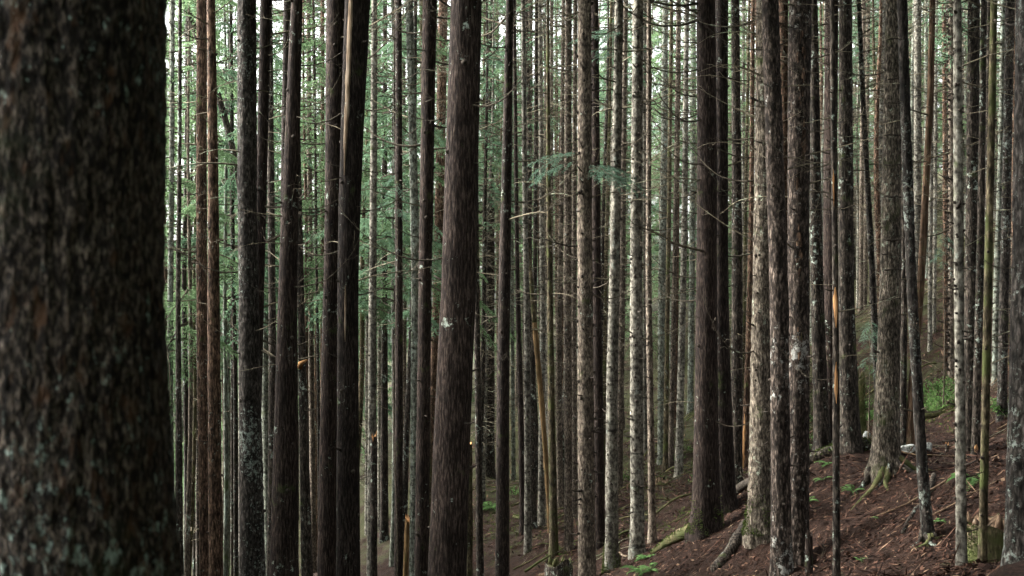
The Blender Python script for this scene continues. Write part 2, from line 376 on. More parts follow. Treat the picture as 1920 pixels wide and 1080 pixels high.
tr('cedar', [(0, 806), (360, 800), (540, 797), (720, 795), (1080, 790)], (27, 25, 27), 25*S, 'straight red brown cedar trunk in front of the bowed grey one')
tr('moss', [(0, 791), (540, 799), (1080, 806)], (10, 10, 11), 41*S)
tr('brown', [(0, 831), (360, 825), (540, 821), (720, 814), (1080, 806)], (17, 17, 18), 45*S)
tr('cedar', [(0, 874), (360, 864), (540, 860), (720, 851), (1080, 838)], (57, 65, 71), 16*S, 'thick dark red cedar trunk, broadest of the red barked trunks')
tr('dark', [(0, 890), (540, 893), (720, 896), (1080, 900)], (9, 11, 14), 33*S)
tr('dark', [(0, 921), (400, 919), (540, 918), (880, 915)], (12, 19, 29), 50*S, 'dark trunk bristling with fine dead twigs near a mossy hollow', twigs=70)
tr('cedar_dark', [(0, 956), (360, 949), (540, 946), (720, 943), (1080, 942)], (14, 23, 27), 28*S, 'dark brown cedar trunk with sweeping upturned dead branches', twigs=12)
tr('brown', [(0, 931), (540, 933), (1080, 935)], (5, 5, 6), 62*S)
tr('cedar_dark', [(0, 964), (200, 966), (540, 970), (720, 975), (1080, 983)], (7, 9, 15), 38*S)
tr('greygreen', [(0, 958), (540, 960), (920, 963)], (6, 7, 8), 50*S)
tr('grey', [(0, 981), (360, 984), (600, 988), (1035, 990)], (8, 10, 13), 36*S)
tr('tan', [(0, 994), (360, 992), (540, 990), (1000, 986)], (10, 11, 12), 46*S)
tr('dark', [(0, 1006), (540, 1003), (720, 998), (1010, 1002)], (7, 9, 11), 38*S)
tr('moss', [(0, 1027), (360, 1028), (540, 1031), (720, 1033), (1055, 1039)], (6, 11, 17), 34*S, 'greenish mossy trunk beside a leaning bare yellow snag')
tr('tan', [(0, 1034), (540, 1034), (1000, 1033)], (7, 7, 9), 50*S)
tr('grey', [(0, 1022), (540, 1021), (1000, 1020)], (4, 5, 6), 60*S)
tr('grey', [(0, 1012), (640, 1018), (850, 1015), (1000, 1015)], (8, 11, 14), 39*S)
tr('brown', [(0, 1008), (400, 1010), (720, 1017), (1000, 1020)], (6, 8, 9), 46*S)
tr('tan', [(0, 1056), (360, 1053), (540, 1049), (720, 1047), (985, 1051)], (6, 11, 12), 42*S)
tr('tan', [(0, 1066), (360, 1065), (540, 1064), (1040, 1066)], (12, 15, 15), 34*S, 'slim tan trunk with rows of short branch pegs beside a broad tan one')
tr('tan', [(0, 1079), (360, 1077), (540, 1076), (1045, 1077)], (8, 10, 12), 38*S)
tr('tan', [(0, 1096), (360, 1096), (540, 1097), (720, 1098), (1080, 1101)], (26, 30, 34), 24*S, 'broad tan trunk with warty scaly bark and green sprays across it', twigs=14, spray=[(300, -1), (318, 1), (312, .6)])
tr('cedar', [(0, 1115), (360, 1118), (540, 1119), (720, 1122), (1000, 1124)], (15, 17, 20), 33*S, 'red brown trunk tight behind the broad tan warty trunk')
tr('moss', [(0, 1146), (360, 1140), (540, 1134), (720, 1132), (1000, 1132)], (6, 8, 9), 46*S)
tr('grey', [(0, 1161), (360, 1155), (540, 1152), (720, 1147), (1075, 1147)], (16, 20, 25), 28*S, 'grey trunk with a moss covered foot and pale bands', mossfoot=1, spray=[(95, -.5), (60, -.8)])
tr('grey', [(0, 1150), (540, 1147), (1000, 1145)], (8, 8, 9), 52*S)
tr('tan', [(0, 1173), (360, 1169), (540, 1167), (720, 1164), (925, 1160)], (8, 11, 13), 40*S)
tr('grey', [(0, 1196), (360, 1194), (540, 1193), (1050, 1195)], (20, 23, 26), 29*S, 'light grey brown trunk with dark branch scars, bare of twigs low down')
tr('tan', [(0, 1217), (540, 1216), (720, 1219), (1020, 1223)], (8, 11, 14), 31*S)
tr('grey', [(0, 1209), (540, 1209), (940, 1211)], (8, 8, 9), 48*S)
tr('greygreen', [(0, 1247), (300, 1245), (540, 1241), (900, 1240)], (11, 15, 14), 46*S)
tr('moss', [(0, 1259), (360, 1255), (540, 1252), (905, 1247)], (7, 9, 11), 43*S)
tr('tan', [(0, 1272), (300, 1268), (540, 1264), (900, 1257)], (7, 9, 11), 45*S)
tr('brown', [(0, 1275), (540, 1269), (900, 1264)], (5, 7, 8), 52*S)
tr('grey', [(0, 1288), (360, 1284), (540, 1281), (720, 1276), (920, 1272)], (9, 12, 16), 40*S)
tr('greygreen', [(0, 1300), (540, 1297), (900, 1293)], (10, 11, 12), 56*S)
tr('cedar', [(0, 1323), (360, 1326), (540, 1325), (720, 1324), (1000, 1324)], (35, 38, 52), 25*S, 'stout cedar trunk with moss at its foot and long dead branches', twigs=26, branchside=-1, flare=.30, mossfoot=1)
tr('cedar_dark', [(0, 1353), (360, 1351), (540, 1350), (720, 1352), (1000, 1360)], (25, 31, 46), 26*S, 'dark cedar trunk grown against the stout branchy cedar', flare=.30)
tr('dark', [(0, 1379), (360, 1381), (540, 1382), (925, 1381)], (15, 20, 22), 33*S, 'plain dark brown trunk between stout cedar and tan plated trunk')
tr('moss', [(0, 1405), (360, 1398), (540, 1396), (720, 1393), (900, 1391)], (5, 7, 7), 46*S)
tr('brown', [(0, 1412), (360, 1409), (540, 1406), (720, 1401), (900, 1394)], (8, 11, 14), 39*S, 'small brown trunk split at its foot showing orange wood', wound=[(775, 912, -.95, -.1, 'wood')])
tr('grey', [(0, 1394), (540, 1394), (900, 1394)], (6, 6, 7), 57*S)
tr('plate', [(0, 1434), (360, 1431), (540, 1429), (720, 1426), (1040, 1425)], (30, 36, 46), 23*S, 'pale tan trunk with thick bark plates and moss tuft at foot', mossfoot=1, flare=.32, twigs=12)
tr('redplate', [(0, 1443), (360, 1454), (540, 1461), (720, 1463), (1080, 1466)], (30, 34, 36), 20.5*S, 'dark reddish black trunk crossing in front of the pale plated one')
tr('brown', [(0, 1469), (300, 1470), (1080, 1474)], (18, 19, 22), 31*S)
tr('redplate', [(0, 1501), (360, 1497), (720, 1497), (1080, 1496)], (42, 40, 36), 21.5*S, 'thick brown trunk with patches of shed bark, beside reddish black trunk', patches=1)
tr('dark', [(0, 1526), (360, 1529), (540, 1532), (720, 1538), (845, 1543)], (13, 24, 32), 27*S, 'dark trunk standing behind a fallen mossy log', flare=.2)
tr('cedar', [(0, 1560), (360, 1556), (540, 1556), (830, 1553)], (25, 26, 28), 30*S, 'red brown cedar trunk behind the thin pole with orange wounds')
tr('dark', [(0, 1559), (300, 1562), (540, 1566), (720, 1567), (1080, 1569)], (9, 12, 14), 17, 'thin dark pole with three bright orange bark wounds', wound=[(318, 388, -.6, .0, 'wood'), (538, 614, -.75, .45, 'wood'), (678, 756, -.5, .35, 'wood')])
tr('dark', [(0, 1585), (360, 1585), (540, 1586), (720, 1591), (835, 1596)], (24, 29, 40), 26*S, 'straight dark trunk with flared foot at the end of a fallen log', flare=.25)
tr('lichen', [(0, 1610), (180, 1617), (360, 1628), (540, 1637), (720, 1646), (830, 1651)], (7, 11, 13), 30*S, 'thin dark trunk leaning over, dotted with lichen')
tr('platedark', [(0, 1676), (360, 1671), (540, 1669), (720, 1663), (893, 1660)], (28, 39, 52), 23*S, 'stout grey brown trunk with stacked bark rings and spreading roots', flare=.35, roots=1, rings=1)
tr('lichen', [(0, 1692), (360, 1704), (540, 1710), (720, 1720), (930, 1732), (990, 1738)], (18, 18, 20), 19.2*S, 'dark leaning trunk with one surface root, in front of stout ringed trunk', flare=.25, roots=1)
tr('dark', [(0, 1690), (540, 1695), (830, 1693)], (10, 12, 14), 27*S)
tr('grey', [(0, 1656), (180, 1651), (360, 1648), (600, 1642)], (13, 14, 15), 48*S, 'pale knobbly grey trunk between leaning thin trunk and stout ringed trunk')
tr('tan', [(0, 1619), (450, 1615), (600, 1614)], (8, 9, 9), 55*S)
tr('tan', [(0, 1628), (450, 1623), (600, 1621)], (8, 8, 9), 56*S)
tr('grey', [(0, 1721), (360, 1720), (700, 1718)], (14, 14, 14), 42*S, 'pale straight trunk behind a leaning orange brown one')
tr('redbare', [(0, 1749), (180, 1745), (360, 1735), (540, 1726), (680, 1713), (800, 1706)], (11, 14, 16), 27*S, 'orange brown trunk leaning, splintered to bare wood at foot', wound=[(650, 815, -.85, .1, 'redbare')])
tr('grey', [(0, 1750), (540, 1743), (700, 1744)], (8, 8, 8), 46*S)
tr('grey', [(0, 1756), (540, 1752), (700, 1750)], (7, 7, 7), 47*S)
tr('brown', [(0, 1771), (540, 1772), (715, 1773)], (8, 9, 9), 44*S)
tr('tan', [(0, 1783), (300, 1783), (540, 1782), (710, 1783)], (10, 10, 10), 41*S, 'slim knobbly trunk with stout black branch stubs on one side', stubs_big=1)
tr('grey', [(0, 1796), (360, 1797), (540, 1798), (720, 1799), (1080, 1802)], (15, 18, 19), 17, 'slender grey pole with white blotches and dark ring scars')
tr('dark', [(0, 1827), (360, 1824), (540, 1821), (720, 1818), (870, 1816)], (21, 24, 24), 27*S, 'straight dark trunk behind the white blotched grey pole')
tr('tan', [(0, 1842), (540, 1841), (820, 1840)], (8, 9, 9), 42*S)
tr('dark', [(0, 1854), (360, 1851), (800, 1846)], (8, 8, 9), 38*S)
tr('moss', [(0, 1863), (360, 1855), (540, 1851), (720, 1848), (1080, 1841)], (13, 15, 15), 17.5, 'thin leaning pole, mossy green above and reddish below', twigs=8)
tr('greygreen', [(0, 1881), (300, 1876), (540, 1868), (820, 1866)], (11, 12, 13), 33*S)
tr('lichen', [(0, 1894), (360, 1888), (540, 1884), (720, 1880), (810, 1878)], (16, 16, 17), 30*S, 'dark trunk with lichen specks rising from a bright mossy bank')
tr('dark', [(0, 1846), (360, 1840), (540, 1836), (720, 1831), (885, 1828)], (11, 14, 15), 26*S, 'dark slim trunk with a small orange wound above a fern clump', wound=[(832, 848, -.5, .2, 'wood')])
tr('lichen', [(0, 1937), (540, 1931), (1080, 1922)], (58, 64, 70), 13, 'big charcoal trunk encrusted with pale blue grey lichen')
tr('brown', [(0, 1903), (540, 1901), (800, 1900)], (8, 8, 9), 36*S)
tr('greygreen', [(0, 324), (360, 322), (540, 319), (720, 318), (1080, 322)], (9, 11, 14), 38*S)
tr('dark', [(0, 338), (360, 336), (540, 333), (720, 335), (1080, 337)], (7, 9, 16), 34*S)
tr('dark', [(0, 352), (360, 349), (540, 344), (720, 349), (1080, 352)], (7, 9, 11), 43*S)
tr('dark', [(0, 343), (53, 367), (160, 404), (225, 424), (290, 441), (400, 458), (700, 480), (1080, 492)], (14, 10, 13), 41*S, 'dark trunk bowed far over, leaning across the green foliage')
tr('dark', [(0, 433), (360, 435), (540, 437), (720, 442), (1080, 443)], (7, 9, 10), 42*S)
tr('dark', [(0, 430), (720, 435), (1080, 435)], (4, 5, 6), 50*S)
tr('grey', [(0, 449), (720, 450), (1080, 451)], (6, 6, 7), 51*S)
LABELS = '''threadlike dark trunk just behind the slim brown and olive pair
dark trunk rising behind the slanting red brown cedar
pale grey green lichened trunk showing between lichen flecked and tapering trunks
dark companion stem tight against the strongly tapering trunk
thin pale brown trunk beside the one with orange stub
very thin dark sapling stem beside the fibrous reddish cedar
thin brown trunk almost hidden by the fibrous reddish cedar
faint thin grey trunk behind the slim ringed grey one
narrow grey trunk between scarred cedar and slim ringed grey trunk
dark trunk broadening downward behind the snapped orange topped snag
thin blackish stem in front of green sapling foliage
dark red brown trunk beside the thin blackish stem
thin yellowish tan trunk behind the dark red brown one
dark crooked stem bending away beside the bowed grey trunk
mossy stem peeking out behind the straight red brown cedar
brown trunk between straight red cedar and the thickest cedar
dark trunk half hidden behind the thickest red cedar
hairline brown trunk beside cedar with sweeping dead branches
slim dark cedar just past the cedar with sweeping dead branches
thin grey green trunk between two dark cedars above the hollow
slim knotty grey trunk behind the leaning yellow snag
bright tan trunk behind the top of the leaning yellow snag
dark stem crossed by the leaning yellow snag
thin tan trunk tight beside the greenish mossy one
hairline grey trunk far behind the leaning yellow snag
pale grey trunk tilting slightly behind the yellow snag
thin brown trunk crossing behind the pale tilting grey one
pale tan trunk curving gently between mossy and pegged trunks
pinkish tan trunk squeezed against the broad warty one
olive mossy stem between red brown and moss footed trunks
thin grey trunk just behind the moss footed grey one
slim tan trunk between moss footed and scar dotted grey trunks
slim brown tan trunk beside the light grey scarred one
pale sliver of trunk behind the slim brown tan one
blue grey lichened trunk veiled by twigs behind the rotten stump
olive trunk rising right behind the brown rotten stump
thin tan trunk next to olive one behind the stump
thin brown trunk paired with a tan one behind stump
grey tan trunk leaning slightly between stump and stout cedar
pale lichened trunk mostly hidden by the stout branchy cedar
thin bright mossy stem beside the plain dark brown trunk
faint grey trunk behind the thin bright mossy stem
brown trunk wedged between reddish black and shed bark trunks
dark trunk hidden close behind the stout ringed one
one of two thin tan trunks on the far bank
one of two thin tan trunks on the far bank
one of two thin pale trunks standing close together on the bank
one of two thin pale trunks standing close together on the bank
thin dark brown trunk beside the knobbly slim one
thin tan trunk between straight dark and mossy leaning trunks
thin dark trunk overlapped by the leaning mossy pole
pale lichened trunk beside the leaning mossy pole
thin brown trunk beside the big charcoal lichen trunk
grey green trunk closest to the massive dark trunk
dark trunk between grey green one and slim brown pair
dark thin trunk beside a threadlike one near massive trunk
dark slim trunk between olive brown and lichen flecked trunks
threadlike dark stem beside a dark slim trunk
pale thin trunk edging the lichen flecked one'''.split('\n')
for t in T:
    if not t['label']: t['label'] = LABELS.pop(0)
assert not LABELS
for t in T:     # soft mounds at the feet of the trees that stand on the slope in view
    if 950 < t['line'][-1][1] < 1900 and 15 < t['D'] < 40:
        w = np.interp(1000, [0, 540, 1080], t['w']) / F * t['D']
        MOUNDS.append((px(t['line'][-1][1], t['D']), t['D'], .03 + .22 * w, .25 + 1.1 * w))

# ------------------------------------------------------------------ ground
def axis(segs):
    a = []
    for (lo, hi, step) in segs: a.append(np.arange(lo, hi, step))
    return np.concatenate(a)
gx = axis([(-170, -45, 12), (-45, -12, 1.2), (-12, -1, .35), (-1, 18, .085), (18, 30, .35), (30, 50, 1.2), (50, 181, 12)])
gy = axis([(-20, 10, 1.0), (10, 16, .2), (16, 40, .09), (40, 62, .2), (62, 100, .6), (100, 150, 2.5), (150, 330, 20)])
GX, GY = np.meshgrid(gx, gy)
GZ = height(GX, GY)
nx, ny = len(gx), len(gy)
ii = np.arange(ny - 1)[:, None] * nx + np.arange(nx - 1)[None]
ground_me = mesh_np('ground', np.stack([GX, GY, GZ], -1).reshape(-1, 3), np.stack([ii, ii + 1, ii + nx + 1, ii + nx], -1).reshape(-1, 4), M['ground'])
tag(link('ground', ground_me), kind='structure')

# ------------------------------------------------------------------ branch, spray and crown templates
def curve_branch(L, up0, droop, wig, rs, n=10):
    t = np.linspace(0, 1, n)
    x = L * t * (1 - .10 * t)
    z = L * (up0 * t + droop * t * t)
    y = L * wig * np.cumsum(rs.normal(0, .35, n)) * t / n * 2
    return np.stack([x, y, z], -1)
def dead_branch(seed, j=False):
    rs = np.random.default_rng(seed); mb = MB()
    p = curve_branch(1.0, rs.uniform(-.5, -.15) if j else rs.uniform(-.15, .35), rs.uniform(.55, .95) if j else rs.uniform(-.35, .3), .5, rs)
    r = .0095 * (1 - .84 * np.linspace(0, 1, len(p)))
    mb.tube(p, r, 5)
    for k in range(rs.integers(3, 8)):
        i = rs.integers(3, len(p) - 1); d = p[i] - p[i - 1]; d /= np.linalg.norm(d)
        s = rs.choice([-1, 1]); L = rs.uniform(.12, .38)
        side = np.array([-d[1], d[0], 0]) * s
        q = [p[i] + L * u * (d * .6 + side * .75 + np.array([0, 0, rs.uniform(-.3, .35) * u])) for u in np.linspace(0, 1, 5)]
        mb.tube(q, np.linspace(r[i] * .6, .0018, 5), 3)
    return mb.mesh('branch', M['twigdark'] if j else M['twig'])
BR = [dead_branch(100 + i, False) for i in range(7)] + [dead_branch(200 + i, True) for i in range(5)]

def leaf_quads(base, d, n, L, W):
    """diamond leaves: base (k,3), direction d, normal n, lengths and widths (k,)"""
    s = np.cross(d, n); s /= np.linalg.norm(s, axis=1)[:, None] + 1e-9
    L = L[:, None]; W = W[:, None]
    return np.stack([base, base + d * L * .45 + s * W, base + d * L, base + d * L * .45 - s * W], 1)
def foliage_branch(rs, L, pts, dens, leafL, leafW, droop=.35):
    """flat drooping spray round an axis; returns leaf quads (k,4,3)"""
    n = max(4, int(L / dens)); out = []
    ts = np.sort(rs.uniform(.12, 1, n))
    for t in ts:
        f = t * (len(pts) - 1); i = min(int(f), len(pts) - 2); p = pts[i] + (pts[i + 1] - pts[i]) * (f - i)
        d = pts[i + 1] - pts[i]; d = d / np.linalg.norm(d); sd = np.array([-d[1], d[0], 0]); sd /= np.linalg.norm(sd) + 1e-9
        s = rs.choice([-1, 1]); tl = (.42 * L * (1 - t) + .10) * rs.uniform(.6, 1.1)
        k = max(2, int(tl / (leafL * .55)))
        u = np.linspace(.1, 1, k)[:, None]
        td = d * .65 + sd * s * .75
        q = p + tl * (u * td + u * u * np.array([0, 0, -droop]))
        for side in (-1, 1):
            ld = td[None] * .75 + side * (d * .75 - sd * s * .65)[None] * .8 + rs.normal(0, .22, (k, 3)) + np.array([0, 0, -.25])
            ld /= np.linalg.norm(ld, axis=1)[:, None]
            nn = np.array([0, 0, 1.0]) + rs.normal(0, .45, (k, 3)); nn /= np.linalg.norm(nn, axis=1)[:, None]
            out.append(leaf_quads(q, ld, nn, rs.uniform(.7, 1.2, k) * leafL, rs.uniform(.7, 1.2, k) * leafW))
    return np.concatenate(out) if out else np.zeros((0, 4, 3))
def quads_mesh(name, Q, mat):
    v = Q.reshape(-1, 3); f = np.arange(len(v)).reshape(-1, 4)
    return mesh_np(name, v, f, mat, smooth=False)
def crown(seed, H=9., Rm=2.1, step=.30, nb=5, mat='needle', dens=.085, leafL=.15, leafW=.022, full=False):
    rs = np.random.default_rng(seed); Q = []; wood = MB()
    z = 0.0
    while z < H:
        u = z / H
        env = Rm * ((1 - u) ** .75) * (1 if full else min(1, .45 + 2.5 * u)) + .15
        for k in range(nb + rs.integers(-2, 2)):
            if rs.random() < .12: continue
            a = rs.uniform(0, 2 * np.pi); L = env * rs.uniform(.55, 1.15)
            p = curve_branch(L, rs.uniform(-.05, .25), rs.uniform(-.55, -.2), .5, rs, 7)
            ca, sa = math.cos(a), math.sin(a)
            p = np.stack([p[:, 0] * ca - p[:, 1] * sa, p[:, 0] * sa + p[:, 1] * ca, p[:, 2] + z + rs.uniform(0, step)], -1)
            wood.tube(p, np.linspace(.018, .003, 7) * max(.4, L / 2), 3)
            Q.append(foliage_branch(rs, L, p, dens, leafL, leafW))
        z += step * rs.uniform(.7, 1.3)
    return quads_mesh('crown', np.concatenate(Q), M[mat]), wood.mesh('limbs', M['twigdark'])
CR = [crown(300 + i) for i in range(4)]
CRF = [crown(320 + i, H=8, Rm=2.0, full=True, mat=('needle_fresh' if i == 1 else 'needle'), leafL=.14, leafW=.021) for i in range(3)]
CRT = [crown(340 + i, H=15, Rm=3.8, step=.80, nb=4, full=True, mat=('needle_fresh' if i != 0 else 'needle'), dens=.050, leafL=.16, leafW=.019) for i in range(3)]
CRS = [crown(360 + i, step=.36, nb=4, dens=.13, mat=('needle_fresh' if i == 1 else 'needle')) for i in range(3)]
CRB = [crown(380 + i, H=15, Rm=3.2, step=.34, nb=6, full=True, dens=.10, leafL=.20, leafW=.045) for i in range(2)]
def spray(seed):
    rs = np.random.default_rng(seed)
    p = curve_branch(1.0, .1, -.35, .5, rs, 8)
    Q = foliage_branch(rs, 1.0, p, .036, .055, .0055, droop=.3)
    mb = MB(); mb.tube(p, np.linspace(.009, .0025, len(p)), 4)
    return quads_mesh('leafy_branch', Q, M['spray']), mb.mesh('stem', M['twigdark'])
SP = [spray(400 + i) for i in range(4)]
def add_spray(k, root, loc, rot, sc):
    o = link('leafy_branch', SP[k][0], root, loc, rot, sc); o['kind'] = 'stuff'
    link('stem', SP[k][1], o)

# ------------------------------------------------------------------ trunks
def smooth_line(line):
    ys = np.array([p[0] for p in line], float); xs = np.array([p[1] for p in line], float)
    def f(y):
        y = np.asarray(y, float)
        yd = np.linspace(ys[0], ys[-1], 160); xd = np.interp(yd, ys, xs)
        k = 31; pad = k // 2
        xp = np.r_[2 * xd[0] - xd[pad:0:-1], xd, 2 * xd[-1] - xd[-2:-pad - 2:-1]]
        xd = np.convolve(xp, np.ones(k) / k, 'valid')
        s0 = np.clip((xd[12] - xd[0]) / (yd[12] - yd[0]), -.05, .05); s1 = np.clip((xd[-1] - xd[-13]) / (yd[-1] - yd[-13]), -.05, .05)
        return np.where(y < ys[0], xd[0] + s0 * (y - ys[0]) * .6, np.where(y > ys[-1], xd[-1] + s1 * (y - ys[-1]), np.interp(y, yd, xd)))
    return f
NAMES = {'cedar': 'cedar_tree', 'cedar_dark': 'cedar_tree', 'redbare': 'cedar_tree', 'big': 'fir_tree', 'tan': 'hemlock_tree', 'plate': 'spruce_tree', 'platedark': 'spruce_tree', 'redplate': 'spruce_tree'}
SHARED = {'grey': 'slender pale grey trunk among the thin trees further back', 'greygreen': 'slender grey green lichened trunk among the thin trees further back',
          'tan': 'slender tan trunk with short pegs among the thin trees further back', 'brown': 'slender brown trunk among the thin trees further back',
          'dark': 'slender blackish trunk among the thin trees further back', 'moss': 'slender mossy olive trunk among the thin trees further back',
          'cedar_dark': 'slender dark red brown trunk among the thin trees further back'}
def bark_disp(kind, X, Yv, Z, r, seed):
    o = seed * 3.7
    if kind in ('cedar', 'cedar_dark', 'redbare'):
        return .028 * r * fbm(X * 55 + o, Yv * 55, Z * 2.5, 2) + .05 * r * fbm(X * 7, Yv * 7 + o, Z * .35, 2)
    if kind == 'big':
        n = fbm(X * 26 + o, Yv * 26, Z * 7, 3); n2 = fbm(X * 60, Yv * 60 + o, Z * 28, 2)
        return .009 * (1 - np.abs(n) * 2.6) + .005 * n2 + .02 * fbm(X * 3, Yv * 3, Z * .8, 2)
    if kind in ('plate', 'platedark', 'redplate', 'lichen'):
        n = fbm(X * 22 + o, Yv * 22, Z * 7, 2)
        return .012 * (1 - np.abs(n) * 2.4) + .05 * r * fbm(X * 5, Yv * 5, Z * 1.3 + o, 2)
    return .05 * r * fbm(X * 18 + o, Yv * 18, Z * 6, 2) + .05 * r * fbm(X * 5, Yv * 5, Z * 1.5 + o, 2)

def build_tree(t, idx):
    D, kind = t['D'], t['kind']; rs = np.random.default_rng(1000 + idx)
    f = smooth_line(t['line'])
    ybase = 540 + (CAMZ - gz(px(t['line'][-1][1], D), D)) / F * D ** 0 * F / D * 1.0 if False else None
    # where the line meets the ground
    xb = px(float(f(1080)), D)
    for _ in range(6):
        zg = gz(xb, D); yb = 540 + (CAMZ - zg) * F / D; xb = px(float(f(yb)), D)
    zg = gz(xb, D)
    H = rs.uniform(20, 27); ztop = zg + H
    zfr = pz(0, D)                                   # top of frame at this distance
    wpx = t['w'][1]
    if t.get('near'):
        zs = np.concatenate([np.arange(zg - .25, CAMZ - 1.1, .06), np.arange(CAMZ - 1.1, CAMZ + 1.1, .0065), np.arange(CAMZ + 1.1, CAMZ + 4, .12), np.linspace(CAMZ + 4, ztop, 24)])
        segs = 260
    else:
        step = D / F * (3.2 if wpx > 22 else 5.5 if wpx > 11 else 12)
        lo = max(zg - .2, pz(1110, D) - .2)
        parts = [np.arange(lo, zfr + .4, step), np.linspace(zfr + .45, ztop, 10)]
        if lo > zg - .19: parts.insert(0, np.arange(zg - .25, lo - step * .5, .25))
        zs = np.concatenate(parts); segs = int(np.clip(wpx * .85, 7, 46))
    yy = 540 + (CAMZ - zs) * F / D
    cx = px(f(yy), D) - xb
    w = np.interp(yy, [0, 540, 1080], t['w'])
    w = np.where(yy > 1080, t['w'][2] + (yy - 1080) * max(0, (t['w'][2] - t['w'][1]) / 540) * .5, w)
    rad = w / 2 / F * D
    zf = zfr if zfr < ztop - 1 else ztop - 1
    up = np.clip((zs - zf) / max(ztop - zf, 1), 0, 1); rad = rad * (1 - .94 * up)
    fl = t.get('flare', .24 if not t.get('near') else .0)
    rad = rad * (1 + fl * np.exp(-np.maximum(zs - zg, 0) / .20) + fl * .5 * np.exp(-np.maximum(zs - zg, 0) / .9))
    th = np.linspace(0, 2 * np.pi, segs, endpoint=False)
    C, Sn = np.cos(th)[None], np.sin(th)[None]
    lobes = 1 + .35 * fl * np.exp(-np.maximum(zs - zg, 0) / .4)[:, None] * np.cos(th[None] * rs.integers(4, 6) + rs.uniform(0, 6))
    r2 = rad[:, None] * lobes * (1 + .03 * np.cos(2 * th[None] + rs.uniform(0, 6)))
    Xr, Yr = r2 * C, r2 * Sn
    r2 = r2 + bark_disp(kind, Xr, Yr, zs[:, None] - zg + 0 * C, rad[:, None], idx)
    cyo = .03 * np.sin((zs - zg) * .35 + rs.uniform(0, 6)) * min(1, D / 20)
    V = np.stack([cx[:, None] + r2 * C, cyo[:, None] + r2 * Sn, (zs - zg)[:, None] + 0 * C], -1)
    n = len(zs); i = np.arange(n - 1)[:, None] * segs; j = np.arange(segs)[None]; k = (j + 1) % segs
    q = np.stack([i + j, i + k, i + segs + k, i + segs + j], -1).reshape(-1, 4)
    root = bpy.data.objects.new(NAMES.get(kind, 'conifer_tree'), None); col.objects.link(root)
    root.location = (xb, D, zg); root.empty_display_size = .3
    lab = t['label']
    if lab: tag(root, lab, 'tree', 'conifer trunks of the forest')
    else: tag(root, SHARED[kind], 'tree', 'thin %s trees further back' % kind.replace('_', ' '))
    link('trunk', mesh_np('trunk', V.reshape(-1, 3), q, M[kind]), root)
    axis_at = lambda z: (np.interp(z, zs - zg, cx), np.interp(z, zs - zg, cyo), np.interp(z, zs - zg, rad))
    zlo, zhi = max(.3, pz(1000, D) - zg), min(zfr + 1.0 - zg, H - 2)
    # stubs left where branches fell
    if not t.get('near') and D < 48 * S:
        mb = MB(); z = zlo
        pale = kind in ('tan', 'grey', 'greygreen', 'plate')
        gap = .16 if pale else .45
        while z < zhi:
            for _ in range(rs.integers(2, 5) if pale else 1):
                a = rs.uniform(0, 2 * np.pi); zz = z + rs.uniform(-.05, .05); x0, y0, r0 = axis_at(zz)
                kn = rs.random() < .72; L = rs.uniform(.02, .045) if kn else rs.uniform(.07, .24); rr = (rs.uniform(.014, .030) if kn else rs.uniform(.008, .014)) * (1.15 if wpx > 22 else .8)
                if t.get('stubs_big'): a = rs.uniform(2.4, 3.9); L *= 2.2; rr *= 1.7
                d = np.array([math.cos(a), math.sin(a), rs.uniform(-.2, .4)]); p0 = np.array([x0, y0, zz]) + d * (r0 - .01)
                mb.tube([p0, p0 + d * L * .6, p0 + d * L + np.array([0, 0, L * .1])], [rr * 1.3, rr * .9, rr * .45], 6)
            z += gap * rs.uniform(.5, 1.6)
        if mb.n: link('branch_stubs', mb.mesh('branch_stubs', M['stub']), root)['kind'] = 'stuff'
    # dead branches
    if not t.get('near'):
        nb = 2 * t.get('twigs', 0) or (int(rs.integers(16, 27)) if D < 32 else int(rs.integers(34, 54)))
        j_bias = .75 if 'cedar' in kind else .3
        for b in range(nb):
            u = rs.random() ** .5; zb_ = max(zlo, pz(800, D) - zg); z = zb_ + (zhi - zb_) * u; x0, y0, r0 = axis_at(z)
            a = rs.uniform(-.9, .9) + (0 if rs.random() < .5 else np.pi)
            if t.get('branchside') and rs.random() < .85: a = (np.pi if t['branchside'] < 0 else 0) + rs.uniform(-.8, .8)
            me = BR[7 + rs.integers(5)] if rs.random() < j_bias else BR[rs.integers(7)]
            L = (rs.uniform(.45, 1.4) + 1.1 * rs.random() ** 3) * (1.2 if 'cedar' in kind else 1.) * (.55 if D < 24 else 1.)
            o = link('branch', me, root, (x0 + math.cos(a) * r0 * .8, y0 + math.sin(a) * r0 * .8, z), (rs.uniform(-.5, .5), rs.uniform(-.25, .25), a), L)
    for (y, sgn) in t.get('spray', []):
        z = pz(y, D) - zg; x0, y0, r0 = axis_at(z); a = 0 if sgn > 0 else np.pi
        for q_ in range(4):
            aa = a + rs.uniform(-.6, .6) - (.5 if sgn > 0 else -.5)
            add_spray(rs.integers(4), root, (x0 + math.cos(aa) * r0 * .7, y0 + math.sin(aa) * r0 * .7, z + rs.uniform(-.1, .1)), (rs.uniform(-.3, .3), rs.uniform(-.1, .2), aa), rs.uniform(.75, 1.25) * abs(sgn) ** .3)
